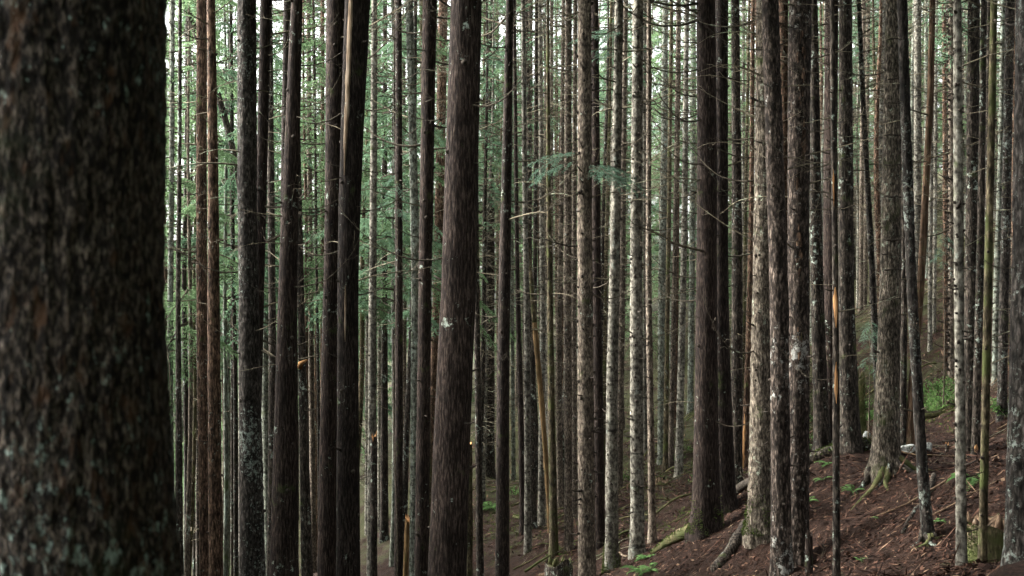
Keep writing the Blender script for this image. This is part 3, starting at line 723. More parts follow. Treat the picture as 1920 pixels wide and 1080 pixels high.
    # patches of bare wood or shed bark, lying on the trunk surface
    def patch(y0, y1, s0, s1, mat, name, taper=True, proud=.006, jagg=.55):
        z1, z0 = pz(y0, D) - zg, pz(y1, D) - zg; nz = max(8, int((z1 - z0) / .04)); ns = 9
        zz = np.linspace(z0, z1, nz); grid = []
        for kz, z in enumerate(zz):
            x0, y0_, r0 = axis_at(z); u = kz / (nz - 1)
            e = min(1, 3.2 * min(u, 1 - u) + .15) if taper else 1
            mid = (s0 + s1) / 2 + .12 * fbm(z * 3, idx, 1, 2) * (s1 - s0); hw = (s1 - s0) / 2 * e * (1 + jagg * float(fbm(z * 9, idx, 5, 2)))
            ss = np.clip(np.linspace(mid - hw, mid + hw, ns), -.985, .985)
            prof = np.r_[0, .75, 1, 1, 1, 1, 1, .75, 0]
            an = np.arcsin(ss); rr = r0 * 1.03 + proud * prof + .003 * vnoise(ss * 9, z * 7, idx) - .008 * (prof == 0)
            grid.append(np.stack([x0 + rr * np.sin(an), y0_ - rr * np.cos(an), np.full(ns, z)], -1))
        G = np.array(grid).reshape(-1, 3)
        a = (np.arange(nz - 1)[:, None] * ns + np.arange(ns - 1)[None])
        return link(name, mesh_np(name, G, np.stack([a, a + 1, a + ns + 1, a + ns], -1).reshape(-1, 4), M[mat]), root)
    for wd in t.get('wound', []): patch(*wd, 'bare_wood')
    if t.get('scar'):
        patch(-60, 330, -.66, -.25, 'bleached', 'bare_wood', proud=.012, jagg=.18)
        patch(535, 640, -.26, -.06, 'bleached', 'bare_wood')
    if t.get('patches'):
        for (a, b, c, d) in [(60, 200, -.5, .35), (225, 300, .0, .5), (330, 360, -.6, -.1), (420, 520, -.5, .1), (600, 680, -.4, .2)]:
            patch(a, b, c, d, 'brown', 'shed_bark_patch', proud=.004)
    if t.get('rings'):
        for y in (75, 150, 195, 255, 310, 370, 450, 505, 560):
            z = pz(y, D) - zg; x0, y0, r0 = axis_at(z); mb = MB(); a = np.linspace(np.pi * 1.0 + .3, np.pi * 2 - .3, 14)
            rr = r0 * 1.0 + .008
            mb.tube(np.stack([x0 + rr * np.cos(a), y0 + rr * np.sin(a), z + .02 * fbm(a * 2, y, 3, 2)], -1), .018 * (1 + .5 * vnoise(a * 5, y, 1)) * np.sin(np.linspace(.15, np.pi - .15, 14)) ** .5, 6)
            link('bark_ring', mb.mesh('bark_ring', M['stub']), root)
    if t.get('roots'):
        for k_ in range(6):
            a = np.pi * (1.05 + .16 * k_) + rs.uniform(-.15, .15) if k_ < 6 else 0
            L = rs.uniform(.45, 1.0) * (1 if wpx > 25 else .55); u = np.linspace(0, 1, 9)
            X = (rad[np.argmin(abs(zs - zg))] * .75 + L * u) * math.cos(a + .0) ; Y = (rad[np.argmin(abs(zs - zg))] * .75 + L * u) * math.sin(a)
            bend = .12 * np.sin(u * 3 + k_)
            X = X - bend * math.sin(a); Y = Y + bend * math.cos(a)
            Z = height(xb + X, D + Y) - zg + .20 * np.exp(-u * 5) * (1 if wpx > 25 else .5) - .035 * u - .01
            mb = MB(); mb.tube(np.stack([X, Y, Z], -1), (.062 if wpx > 25 else .035) * (1 - .8 * u) + .006, 7)
            link('root', mb.mesh('root', M['mosswood'] if k_ % 2 else M['dark']), root)
    if t.get('mossfoot'):
        Q = []; k_ = 1100
        a = rs.uniform(np.pi * .9, 2.1 * np.pi, k_); z = np.abs(rs.normal(0, .28, k_)) + .02
        x0, y0, r0 = np.interp(z, zs - zg, cx), np.interp(z, zs - zg, cyo), np.interp(z, zs - zg, rad)
        keep = fbm(a * 2.2, z * 3, idx, 2) > -.05; a, z, x0, y0, r0 = a[keep], z[keep], x0[keep], y0[keep], r0[keep]
        B = np.stack([x0 + r0 * np.cos(a), y0 + r0 * np.sin(a), z], -1)
        d = np.stack([np.cos(a), np.sin(a), np.full(len(a), .3)], -1) + rs.normal(0, .5, (len(a), 3)); d /= np.linalg.norm(d, axis=1)[:, None]
        nn = rs.normal(0, 1, (len(a), 3)); nn /= np.linalg.norm(nn, axis=1)[:, None]
        link('moss', quads_mesh('moss', leaf_quads(B, d, nn, rs.uniform(.03, .075, len(a)), rs.uniform(.006, .012, len(a))), M['mossleaf']), root)['kind'] = 'stuff'
    if t.get('orange_stub'):
        x, y = t['orange_stub']; z = pz(y, D) - zg; x0, y0, r0 = axis_at(z); mb = MB()
        mb.tube([(x0 - r0 * .6, y0 - r0 * .9, z - .10), (x0 - r0 * .2, y0 - r0 * 1.5, z + .02), (x0 + .06, y0 - r0 * 1.6, z + .06), (x0 + .14, y0 - r0 * 1.6, z + .10)], [.07, .06, .045, .02], 6)
        link('broken_branch', mb.mesh('broken_branch', M['wood']), root)
    # living crown, above the frame for near trees, widened there to deepen shade
    cz = max(zfr + 1.2 - zg if D < 45 else 8.5, 9.0) + rs.uniform(0, 2.0)
    sc_ = (H + .6 - cz) / 9.0
    if sc_ > .35 and (D < 40 or rs.random() < .3):
        cm, wm = CR[rs.integers(4)] if D < 40 else CRS[rs.integers(3)]
        x0, y0, r0 = axis_at(cz); rz = rs.uniform(0, 6.28); sxy = rs.uniform(1.3, 1.7) if D < 36 else rs.uniform(.75, 1.0)
        for nm, me in (('crown', cm), ('limbs', wm)):
            link(nm, me, root, (x0, y0, cz), (0, 0, rz), (sxy, sxy, sc_))['kind'] = 'stuff'
    return root
for i, t in enumerate(T): build_tree(t, i)

# ------------------------------------------------------------------ thin trees further back, copied from a few stems
def far_stem(seed, kind, H=22.):
    rs = np.random.default_rng(seed); zs = np.linspace(-.4, H, 60); segs = 8
    cx = .10 * np.sin(zs * .21 + rs.uniform(0, 6)) + .05 * np.sin(zs * .6 + rs.uniform(0, 6)); cyv = .08 * np.sin(zs * .25 + rs.uniform(0, 6))
    rad = .115 * (1 - np.clip(zs, 0, H) / H * .88) * (1 + .25 * np.exp(-np.maximum(zs, 0) / .3))
    th = np.linspace(0, 2 * np.pi, segs, endpoint=False)
    r2 = rad[:, None] * (1 + .10 * vnoise(np.cos(th)[None] * 1.5 + seed, np.sin(th)[None] * 1.5, zs[:, None] * 3))
    V = np.stack([cx[:, None] + r2 * np.cos(th), cyv[:, None] + r2 * np.sin(th), zs[:, None] + 0 * th[None]], -1).reshape(-1, 3)
    i = np.arange(len(zs) - 1)[:, None] * segs; j = np.arange(segs)[None]; k = (j + 1) % segs
    me = mesh_np('trunk', V, np.stack([i + j, i + k, i + segs + k, i + segs + j], -1).reshape(-1, 4), M[kind])
    mb = MB()
    for b in range(210):
        z = rs.uniform(2.2, 13); a = rs.uniform(0, 6.28); L = rs.uniform(.3, 1.3)
        p = curve_branch(L, rs.uniform(-.3, .3), rs.uniform(-.35, .45), .5, rs, 5)
        x0, y0 = np.interp(z, zs, cx), np.interp(z, zs, cyv)
        p = np.stack([x0 + p[:, 0] * math.cos(a) - p[:, 1] * math.sin(a), y0 + p[:, 0] * math.sin(a) + p[:, 1] * math.cos(a), z + p[:, 2]], -1)
        mb.tube(p, np.linspace(.012, .0035, 5), 3)
    tw = mb.mesh('dead_twigs', M['twig'])
    return me, tw
STEMS = [(k, far_stem(500 + i, k)) for i, k in enumerate(['grey', 'tan', 'brown', 'dark', 'greygreen', 'moss', 'brown', 'dark'])]
rsf = np.random.default_rng(77)
placed = [(px(t['line'][-1][1], t['D']), t['D']) for t in T]
def far_tree(xp, D, crown_lo=None, kind=None, k=None):
    X = px(xp, D); zg = gz(X, D)
    kd, (tm, tw) = STEMS[rsf.integers(len(STEMS))] if k is None else STEMS[k]
    root = bpy.data.objects.new('conifer_tree', None); col.objects.link(root); root.location = (X, D, zg); root.empty_display_size = .3
    root.rotation_euler = (rsf.normal(0, .012), rsf.normal(0, .014), rsf.uniform(0, 6.28))
    s = rsf.uniform(.85, 1.2); wd = rsf.uniform(.75, 1.35)
    tag(root, SHARED[kd], 'tree', 'thin %s trees further back' % kd)
    link('trunk', tm, root, scale=(wd, wd, s))
    link('dead_twigs', tw, root, scale=(1.1, 1.1, s))['kind'] = 'stuff'
    cz = (rsf.uniform(9, 12.5) if crown_lo is None else crown_lo) * s
    cm, wm = CR[rsf.integers(4)] if crown_lo else CRS[rsf.integers(3)]; q = rsf.uniform(.85, 1.15); sz = (22.6 * s - cz) / 9
    if rsf.random() < .25 or crown_lo:
        for nm, me in (('crown', cm), ('limbs', wm)): link(nm, me, root, (0, 0, cz), None, (q, q, sz))['kind'] = 'stuff'
    return root
n_far = 0; tries = 0
while n_far < 165 and tries < 6000:
    tries += 1
    D = 46 + 62 * rsf.random() ** 1.2
    xp = rsf.uniform(250, 1990) if n_far < 135 else rsf.uniform(1440, 1960)
    if xp < 900 and rsf.random() < .62: continue          # thinner wood on the low side
    X = px(xp, D)
    if min((X - a) ** 2 + (D - b) ** 2 for a, b in placed) < 1.1: continue
    placed.append((X, D)); far_tree(xp, D); n_far += 1

for k in range(26):      # and more thin stems there
    far_tree(rsf.uniform(-300, 285), rsf.uniform(26, 80))
# unseen forest behind and beside the camera, added to block light on near trunks
for k in range(62):
    if k < 48:
        X, Y = rsf.uniform(-16, 22), rsf.uniform(-19, -1.5)
        if X < -3 and Y > -6: Y -= 5
    else: Y = rsf.uniform(2, 40); X = .36 * Y + 2.5 + rsf.uniform(0, 8)
    if Y > -4 and Y < 2 and abs(X) < 4: continue
    o = far_tree(960 + X * F / max(Y, .01) if Y > 0 else 960, Y if Y > 0 else .01, crown_lo=rsf.uniform(3.0, 6.0) if Y < 0 else rsf.uniform(3, 6))
    o.location = (X, Y, gz(X, Y)); tag(o, 'conifer added out of view around the viewpoint to block light', 'tree', 'conifers added out of view for shade')

for k in range(26):      # unseen trees added, crowns enlarged overhead to close off skylight on the foreground
    Y = 2.5 + 17 * (k // 2) / 13; sd = 1 if k % 2 else -1; X = sd * (.36 * Y + 1.6 + rsf.uniform(0, 2.5)) - (1.5 if sd < 0 else 0)
    if sd < 0 and Y < 6: continue
    o = far_tree(960, .01, crown_lo=9.0)
    zg = gz(X, Y); o.location = (X, Y, zg); o.scale = (1, 1, 1); tag(o, 'conifer added out of view around the viewpoint to block light', 'tree', 'conifers added out of view for shade')
    for c in o.children:
        if c.name.split('.')[0] in ('crown', 'limbs'): c.location.z = CAMZ - zg + (4.6 if sd < 0 else 3.2) + .2 * Y; c.scale = (1.95, 1.95, 1.15)

# leafy young conifers that fill the gaps with green
def leafy(X, D, ztop, label, group, k=None, lo=.06, wide=1., dense=False):
    zg = gz(X, D); Ht = max(5, ztop - zg)
    root = bpy.data.objects.new('young_conifer', None); col.objects.link(root); root.location = (X, D, zg); root.empty_display_size = .3
    tag(root, label, 'tree', group)
    kd, (tm, tw) = STEMS[rsf.integers(len(STEMS))]
    link('trunk', tm, root, scale=(.8, .8, Ht / 22))
    tall = Ht > 11
    cm, wm = CRB[rsf.integers(2)] if dense else (CRT if tall else CRF)[rsf.integers(3)]; tall = tall or dense; q = rsf.uniform(.85, 1.2) * wide
    rz = rsf.uniform(0, 6.28)
    for nm, me in (('crown', cm), ('limbs', wm)): link(nm, me, root, (0, 0, lo * Ht), (0, 0, rz), (q, q, (Ht * (1 - lo) + .4) / (15 if tall else 8)))['kind'] = 'stuff'
    return root
# x in the photo, distance, row of the tree top in the photo
YOUNG = [(352, 44, 60), (420, 48, 0), (500, 54, -50), (575, 50, 60), (745, 42, 150), (825, 52, 60), (905, 55, 60), (345, 50, -150), (318, 62, -60), (352, 68, 120), (425, 58, -80), (432, 74, -200), (590, 66, 60), (580, 88, -60), (735, 46, 60), (755, 58, 120), (722, 70, -60), (822, 66, 0), (470, 84, 60),
         (560, 78, 350), (440, 66, 420), (370, 80, 330), (690, 80, 300), (775, 84, 250), (600, 100, 200), (650, 92, -100), (510, 72, 480),
         (905, 66, 40), (925, 84, -80), (360, 96, -100), (520, 100, 60), (700, 104, -30), (860, 98, 100), (1010, 92, 60), (1045, 72, 180), (1135, 84, 120), (1255, 80, 160), (1290, 92, 60), (1400, 88, 100),
         (1610, 74, 120), (1640, 92, 60), (1735, 72, 160), (1775, 64, 260), (1560, 98, 60), (1210, 104, 0), (300, 104, 60), (410, 112, 100), (620, 118, 80), (780, 114, 60), (1100, 114, 60), (1340, 112, 100),
         (1480, 106, 60), (1690, 102, 60), (1850, 92, 100), (1920, 82, 60), (960, 112, 150), (890, 120, 40)]
for k in range(16):
    YOUNG.append((960 + 960 * (k + rsf.uniform(0, 1)) / 16, rsf.uniform(84, 124), rsf.uniform(-300, 0)))
for k in range(18):
    YOUNG.append((300 + 1640 * (k + rsf.uniform(0, 1)) / 18, rsf.uniform(64, 122), rsf.uniform(-260, 60)))
for k in range(12):
    YOUNG.append((900 + 1050 * (k + rsf.uniform(0, 1)) / 12, rsf.uniform(112, 140), rsf.uniform(-300, -100)))
for k in range(16):      # the same wood goes on behind the massive trunk
    YOUNG.append((-260 + 540 * (k + rsf.uniform(0, 1)) / 16, rsf.uniform(48, 115), rsf.uniform(-300, 0)))
for (xp, D, yt) in YOUNG:
    yt -= (520 if xp < 950 else 260) * (1 if D < 80 else .6)
    leafy(px(xp, D), D, pz(yt, D), 'leafy green conifer filling a gap between the far trunks', 'leafy conifers behind the trunks', wide=1.1 if D > 80 else .9, lo=(.34 if D < 78 else .12))
# dense unseen conifers added behind and beside the viewpoint to cut frontal light
for (X, Y) in [(-1.5, -5.5), (1.2, -4.6), (3.6, -4.2), (5.4, -2.2), (6.2, .8), (7.4, 3.6), (0, -8.5), (4, -8), (8, -5), (9, -1), (-4, -9), (7.8, 7.5), (9.5, 11), (12, 6)]:
    leafy(X, Y, CAMZ + rsf.uniform(6, 9), 'conifer added out of view around the viewpoint to block light', 'conifers added out of view for shade', dense=True)
# dense young conifers added out of view on the low side, shading lower trunks
for k in range(36):
    D = 11 + 39 * (k % 18) / 17 + rsf.uniform(-1, 1); X = -.36 * D - 3.6 - rsf.uniform(0, 3) - (5 if k > 17 else 0)
    leafy(X, D, CAMZ + rsf.uniform(8, 12), 'dense young conifer added out of view down the ravine side for shade', 'conifers added out of view for shade', dense=True)

# ------------------------------------------------------------------ snags and stumps
def snag(xp, ytop, w, D, mat, name, label, cat, topmat='wood', lean=0, jag=.15, ybot=None, group=None, w2=None):
    X = px(xp, D); zg = gz(X, D); Ht = pz(ytop, D) - zg; r = w / 2 / F * D; rs = np.random.default_rng(int(xp * 7 + ytop))
    r2b = (w2 or w * 1.1) / 2 / F * D
    segs = 18; zs = np.linspace(-.25, Ht, 26); th = np.linspace(0, 2 * np.pi, segs, endpoint=False)
    u = np.clip(zs / max(Ht, .1), 0, 1)
    rad = (r2b + (r - r2b) * u)[:, None] * (1 + .12 * fbm(np.cos(th)[None] * 2 + xp, np.sin(th)[None] * 2, zs[:, None] * 2, 2))
    Z = zs[:, None] + 0 * th[None]
    Z[-1] += jag * vnoise(th * 2.7, xp, 1) ; Z[-2] += .6 * jag * vnoise(th * 2.7, xp, 1)
    cx = lean * u
    V = np.stack([cx[:, None] + rad * np.cos(th), rad * np.sin(th), Z], -1).reshape(-1, 3)
    i = np.arange(25)[:, None] * segs; j = np.arange(segs)[None]; k = (j + 1) % segs
    root = bpy.data.objects.new(name, None); col.objects.link(root); root.location = (X, D, zg); root.empty_display_size = .2
    tag(root, label, cat, group)
    link('trunk', mesh_np('trunk', V, np.stack([i + j, i + k, i + segs + k, i + segs + j], -1).reshape(-1, 4), M[mat]), root)
    # splintered top
    tv = np.stack([cx[-1] + rad[-1] * .93 * np.cos(th), rad[-1] * .93 * np.sin(th), Z[-1] - .012], -1)
    mid = np.stack([cx[-1] + rad[-1] * .5 * np.cos(th), rad[-1] * .5 * np.sin(th), Ht - .4 * jag + jag * .9 * vnoise(th * 5, xp, 4)], -1)
    vv = np.vstack([tv, mid, [[cx[-1], 0, Ht - .5 * jag]]]); jj = np.arange(segs); kk = (jj + 1) % segs
    link('broken_top', mesh_np('broken_top', vv, [np.stack([jj, kk, segs + kk, segs + jj], -1), np.stack([segs + jj, segs + kk, np.full(segs, 2 * segs)], -1)], M[topmat], smooth=False), root)
    mb = MB()
    for q in range(7):
        a = rs.uniform(0, 6.28); rr = r * rs.uniform(.5, .95); h = rs.uniform(.4, 1.3) * jag
        mb.tube([(cx[-1] + rr * math.cos(a), rr * math.sin(a), Ht - .5 * jag), (cx[-1] + rr * math.cos(a) * 1.02, rr * math.sin(a) * 1.02, Ht + h * .4), (cx[-1] + rr * math.cos(a) * 1.05, rr * math.sin(a), Ht + h)], [r * .22, r * .15, r * .02], 4)
    if mat in ('moss', 'mosswood') and w > 15:
        kq = 2600; a = rs.uniform(0, 6.28, kq); z = Ht * rs.uniform(0, 1.02, kq); keep = fbm(a * 1.5, z * 2, xp, 2) > -.25; a, z = a[keep], z[keep]; kq = len(a)
        rr = np.interp(z, zs, rad.mean(1)) * 1.0; B = np.stack([rr * np.cos(a), rr * np.sin(a), z], -1); d = np.stack([np.cos(a), np.sin(a), .4 + 0 * a], -1) + rs.normal(0, .5, (kq, 3)); d /= np.linalg.norm(d, axis=1)[:, None]
        nv = rs.normal(0, 1, (kq, 3)); nv /= np.linalg.norm(nv, axis=1)[:, None]
        link('moss', quads_mesh('moss', leaf_quads(B, d, nv, rs.uniform(.02, .06, kq), rs.uniform(.005, .011, kq)), M['mossleaf']), root)['kind'] = 'stuff'
    link('splinters', mb.mesh('splinters', M[topmat], smooth=False), root)['kind'] = 'stuff'
    return root
snag(701, 822, 13, 31 * S, 'dark', 'broken_snag', 'dark snapped snag with an orange splintered top', 'snag')
snag(756, 978, 9, 30 * S, 'yellowwood', 'broken_snag', 'short leaning splinter of bare orange brown wood', 'snag', lean=.10, w2=13)
snag(879, 834, 14, 28 * S, 'moss', 'broken_snag', 'mossy green broken stem standing against the thickest red cedar', 'snag', jag=.1)
snag(1048, 1054, 46, 30 * S, 'dark', 'tree_stump', 'dark rotten round stump at the foot of mossy trunk', 'stump', topmat='mosswood', jag=.12, w2=56)
snag(1241, 902, 26, 40 * S, 'deadwood', 'tree_stump', 'brown rotten stump with thin trunks growing behind it', 'stump', topmat='deadwood', jag=.12, w2=32)
snag(1517, 1003, 13, 20 * S, 'cedar', 'tree_stump', 'narrow red brown broken stub beside thick brown trunk', 'stump', topmat='cedar', jag=.08, w2=16)
snag(1850, 980, 84, 18.6, 'moss', 'tree_stump', 'broad old stump coated in green moss with orange rotten rim', 'stump', topmat='deadwood', jag=.10, w2=86)
snag(1610, 705, 20, 36 * S, 'mosswood', 'tree_stump', 'mossy stump on the far bank behind the dark trunks', 'stump', topmat='mosswood', w2=26)
snag(1776, 832, 7, 27 * S, 'dark', 'broken_snag', 'tiny dark broken stub on the needle covered slope', 'snag', jag=.05)
# leaning bare yellow snag
def leaning():
    D = 37 * S; line = [(345, 984), (420, 988), (540, 997), (650, 1006), (720, 1013), (850, 1023), (950, 1030)]
    f = smooth_line(line); X = px(1033, D); zg = gz(X, D)
    root = bpy.data.objects.new('leaning_snag', None); col.objects.link(root); root.location = (X, D, zg)
    tag(root, 'leaning bare yellow snag stripped of bark among thin trunks', 'snag')
    zs = np.linspace(-.2, pz(345, D) - zg, 60); yy = 540 + (CAMZ - zs - zg) * F / D
    P = np.stack([px(f(yy), D) - X, 0 * zs - .02 * np.sin(zs), zs], -1)
    n = len(zs); h = int(n * .62)
    mb = MB(); mb.tube(P[:h], np.linspace(.085, .075, h) * (1 + .12 * vnoise(zs[:h] * 3, 1, 2)), 9); link('bare_wood', mb.mesh('bare_wood', M['yellowwood']), root)
    mb = MB(); mb.tube(P[h - 1:], np.linspace(.076, .035, n - h + 1), 9); link('trunk', mb.mesh('trunk', M['moss']), root)
    for k in range(6):
        z = zs[10 + 7 * k]; p = P[10 + 7 * k]; link('branch', BR[k], root, p, (0, 0, k * 2.1), .6)
leaning()

# ------------------------------------------------------------------ logs, fallen branches
def log(p0, p1, r0, r1, mat, label, name='fallen_log', sink=.35, wig=.08, cat='log', group=None, stubs=4, lift=0, moss=0):
    (x0, d0), (x1, d1) = p0, p1; X0, X1 = px(x0, d0), px(x1, d1); n = 26; u = np.linspace(0, 1, n); rs = np.random.default_rng(int(x0 + x1 * 3 + d0 * 11))
    X = X0 + (X1 - X0) * u; Y = d0 + (d1 - d0) * u
    perp = np.array([-(d1 - d0), X1 - X0]); perp = perp / (np.linalg.norm(perp) + 1e-9)
    wv = wig * np.sin(u * rs.uniform(2, 6) + rs.uniform(0, 6)); X = X + perp[0] * wv; Y = Y + perp[1] * wv
    g = height(X, Y); k = np.polyfit(u, g, 3); rad = r0 + (r1 - r0) * u
    Z = .65 * np.polyval(k, u) + .35 * g + rad * (1 - sink) + lift * np.sin(u * np.pi)
    zb = g[0]
    root = bpy.data.objects.new(name, None); col.objects.link(root); root.location = (X[0], Y[0], zb); root.empty_display_size = .2
    tag(root, label, cat, group)
    P = np.stack([X - X[0], Y - Y[0], Z - zb], -1)
    mb = MB(); v, q, tr_ = tube(P, rad * (1 + .12 * vnoise(u * 9, x0, 2)), 12 if r0 > .05 else 6)
    if r0 > .05:
        nn = v[:-2].reshape(n, 12, 3); nn += (nn - P[:, None]) * (.22 * fbm(nn[..., 0] * 6, nn[..., 1] * 6, nn[..., 2] * 6, 2))[..., None]; v[:-2] = nn.reshape(-1, 3)
    mb.add(v, q, tr_); link('stem', mb.mesh('stem', M[mat]), root)
    for s in range(stubs):
        i = rs.integers(3, n - 3); link('branch', BR[rs.integers(7)], root, P[i], (rs.uniform(-1, 1), -rs.uniform(.2, 1.0), rs.uniform(0, 6.28)), rs.uniform(.25, .6))
    if moss:
        kq = int(moss); i = rs.uniform(0, n - 1.01, kq); a = i.astype(int); fr = (i - a)[:, None]; B = P[a] * (1 - fr) + P[a + 1] * fr
        an = rs.normal(0, .8, kq); rr = rad[a]; B[:, 2] += rr * np.cos(an); B[:, 0] += rr * np.sin(an) * perp[0]; B[:, 1] += rr * np.sin(an) * perp[1]
        d = rs.normal(0, .6, (kq, 3)) + np.array([0, 0, .6]); d /= np.linalg.norm(d, axis=1)[:, None]; nv = rs.normal(0, 1, (kq, 3)); nv /= np.linalg.norm(nv, axis=1)[:, None]
        link('moss', quads_mesh('moss', leaf_quads(B, d, nv, rs.uniform(.03, .08, kq), rs.uniform(.006, .014, kq)), M['mossleaf']), root)['kind'] = 'stuff'
    return root
log((1500, ground_D(1500, 882)), (1648, ground_D(1648, 846)), .15, .12, 'dark', 'dark fallen log lying across the slope behind thin pole', moss=900)
log((1222, 27 * S), (1306, 25.6 * S), .06, .14, 'mosswood', 'split mossy log sloping up to the stout cedar foot', moss=700, stubs=2, lift=.05)
log((1236, 27.4 * S), (1300, 26.2 * S), .035, .06, 'bleached', 'pale splintered slab of wood leaning on the split mossy log', cat='log', stubs=0, lift=.12)
log((1335, 22.9 * S), (1405, 24 * S), .10, .12, 'dark', 'dark rotting log sunk in needles below the stout cedar', stubs=3)
log((1378, 29 * S), (1412, 26 * S), .10, .09, 'dark', 'dark tilted log propped between stout cedar and plated trunk', stubs=1, lift=.2)
log((1728, ground_D(1728, 795)), (1795, ground_D(1795, 760)), .09, .06, 'mosswood', 'mossy green log under the leafy shrubs on the bank', moss=600, stubs=1)
log((1745, 22 * S), (1690, 20 * S), .05, .03, 'dark', 'dark curved root lying beside the leaning lichen trunk', name='loose_root', cat='root', stubs=2)
log((1185, 30 * S), (1150, 31 * S), .03, .035, 'bleached', 'pale broken branch end beside the grey mossy footed trunk', name='fallen_branch', cat='branch', stubs=0)
log((1690, 35), (1740, 37), .05, .04, 'redbare', 'orange brown split log beside the white stone', stubs=0)
log((960, 42 * S), (1010, 41 * S), .06, .05, 'mosswood', 'mossy log crossing the hollow beneath the slender trunks', moss=400, stubs=2)
log((1010, 33 * S), (1050, 32 * S), .06, .06, 'deadwood', 'brown rotten log beside the dark round stump', stubs=2)
log((1600, 19.5), (1480, 20.2), .02, .012, 'stub', 'long dark dead branch lying flat on the needles', name='fallen_branch', cat='branch', stubs=3)
log((1212, 36 * S), (1222, 40 * S), .028, .02, 'bleached', 'pale straight stick propped in the mossy debris', name='fallen_branch', cat='branch', stubs=0, lift=.0)
# sticks and mossy dead branches strewn over the hollow and slope
rsk = np.random.default_rng(31)
n_s = 0
for k in range(700):
    if n_s >= 130: break
    mossy = rsk.random() < .58
    bank = not mossy and rsk.random() < .45
    if mossy: D = rsk.uniform(36, 62); xp = rsk.uniform(905, 1420)
    elif bank: D = rsk.uniform(31, 58); xp = rsk.uniform(1480, 1910)
    else: D = rsk.uniform(20, 40); xp = rsk.uniform(1120, 1900)
    X = px(xp, D); yb = 540 + (CAMZ - gz(X, D)) * F / D
    if yb > 1085: continue
    a = rsk.uniform(-.5, .5) + (np.pi if rsk.random() < .5 else 0); L = rsk.uniform(.6, 2.2)
    D2 = D + math.sin(a) * L * .9; x2 = 960 + (X + math.cos(a) * L) * F / D2
    r = rsk.uniform(.012, .03)
    if mossy: log((xp, D), (x2, D2), r * 1.3, r * .6, 'mosswood', 'mossy fallen branch in the debris of the hollow', name='fallen_branch', cat='branch', group='mossy fallen branches in the hollow', stubs=3, sink=-.6, lift=rsk.uniform(0, .25))
    elif bank: log((xp, D), (x2, D2), r * 1.3, r * .6, 'deadwood' if rsk.random() < .6 else 'mosswood', 'fallen branch strewn on the bank behind the dark trunks', name='fallen_branch', cat='branch', group='fallen branches on the bank', stubs=4, sink=-.6, lift=rsk.uniform(0, .3))
    else: log((xp, D), (x2, D2), r * .8, r * .35, 'twig' if rsk.random() < .6 else 'deadwood', 'brown dead stick lying on the needle covered slope', name='fallen_branch', cat='branch', group='sticks on the slope', stubs=3, sink=-.2, lift=rsk.uniform(0, .08))
    n_s += 1

# ------------------------------------------------------------------ stones
def stone(xp, yp, D, sx, sy, sz, label, seed):
    import bmesh
    bm = bmesh.new(); bmesh.ops.create_icosphere(bm, subdivisions=3, radius=1); rs = np.random.default_rng(seed)
    V = np.array([v.co[:] for v in bm.verts])
    for k in range(9):
        d = rs.normal(0, 1, 3); d /= np.linalg.norm(d); c = rs.uniform(.55, .85); s = V @ d; V = V - np.maximum(s - c, 0)[:, None] * d
    V = V * (1 + .06 * fbm(V[:, 0] * 3, V[:, 1] * 3, V[:, 2] * 3 + seed, 2))[:, None] * np.array([sx, sy, sz])
    for v, c in zip(bm.verts, V): v.co = c
    me = bpy.data.meshes.new('stone'); bm.to_mesh(me); bm.free(); me.materials.append(M['rock'])
    D = ground_D(xp, yp + 8); X = px(xp, D); o = link('stone', me, None, (X, D, gz(X, D) + sz * .35), (rs.uniform(-.3, .3), rs.uniform(-.4, .1), rs.uniform(0, 6)))
    tag(o, label, 'stone')
stone(1702, 840, 27.5 * S, .20, .16, .13, 'white angular stone beside the stout ringed trunk', 1)
stone(1738, 838, 28.5 * S, .17, .15, .12, 'white weathered stone behind the leaning lichen trunk', 2)
stone(1624, 812, 30 * S, .14, .12, .14, 'pale speckled stone at the log end by a flared trunk', 3)

# ------------------------------------------------------------------ ferns and shrubs
def frond_mesh(seed):
    rs = np.random.default_rng(seed); n = 16; t = np.linspace(.08, 1, n)
    p = np.stack([t * (1 - .12 * t), .04 * np.sin(t * 3 + seed), .55 * t - .75 * t * t], -1)
    Q = []
    for s in (-1, 1):
        L = .30 * np.sin(np.pi * (t * .85 + .12)) + .03
        d = np.stack([np.full(n, .45), np.full(n, s * .9), -.25 - .2 * t], -1); d /= np.linalg.norm(d, axis=1)[:, None]
        Q.append(leaf_quads(p, d, np.tile([0, 0, 1.0], (n, 1)) + rs.normal(0, .1, (n, 3)), L, .028 * np.ones(n)))
    d = np.gradient(p, axis=0); d /= np.linalg.norm(d, axis=1)[:, None]
    Q.append(leaf_quads(p, d, np.tile([0, 1.0, 0], (n, 1)), .08 * np.ones(n), .006 * np.ones(n)))
    return quads_mesh('frond', np.concatenate(Q), M['fern'])
FR = [frond_mesh(i) for i in range(4)]
def fern(xp, yp, size, label, group=None, n=7):
    D = ground_D(xp, yp)
    X = px(xp, D); rs = np.random.default_rng(int(xp * 3)); root = bpy.data.objects.new('fern', None); col.objects.link(root)
    root.location = (X, D, gz(X, D) - .01); root.empty_display_size = .1; tag(root, label, 'fern', group)
    for k in range(n):
        link('frond', FR[rs.integers(4)], root, (0, 0, 0), (rs.uniform(-.2, .2), rs.uniform(-.5, .05), k * 6.283 / n + rs.uniform(-.3, .3)), size * rs.uniform(.7, 1.15))
fern(1600, 925, .30, 'pair of small ferns below the spreading roots')
fern(1590, 920, .22, 'small fern beside the pair below the spreading roots', n=5)
fern(1517, 940, .30, 'pale fern at the foot of the thick brown trunk')
fern(1553, 872, .28, 'low fern in front of the dark fallen log')
fern(1542, 902, .26, 'flat yellowish fern on bare needles near the dark fallen log')
fern(1203, 1076, .42, 'bright green fern clump by the split mossy log', n=10)
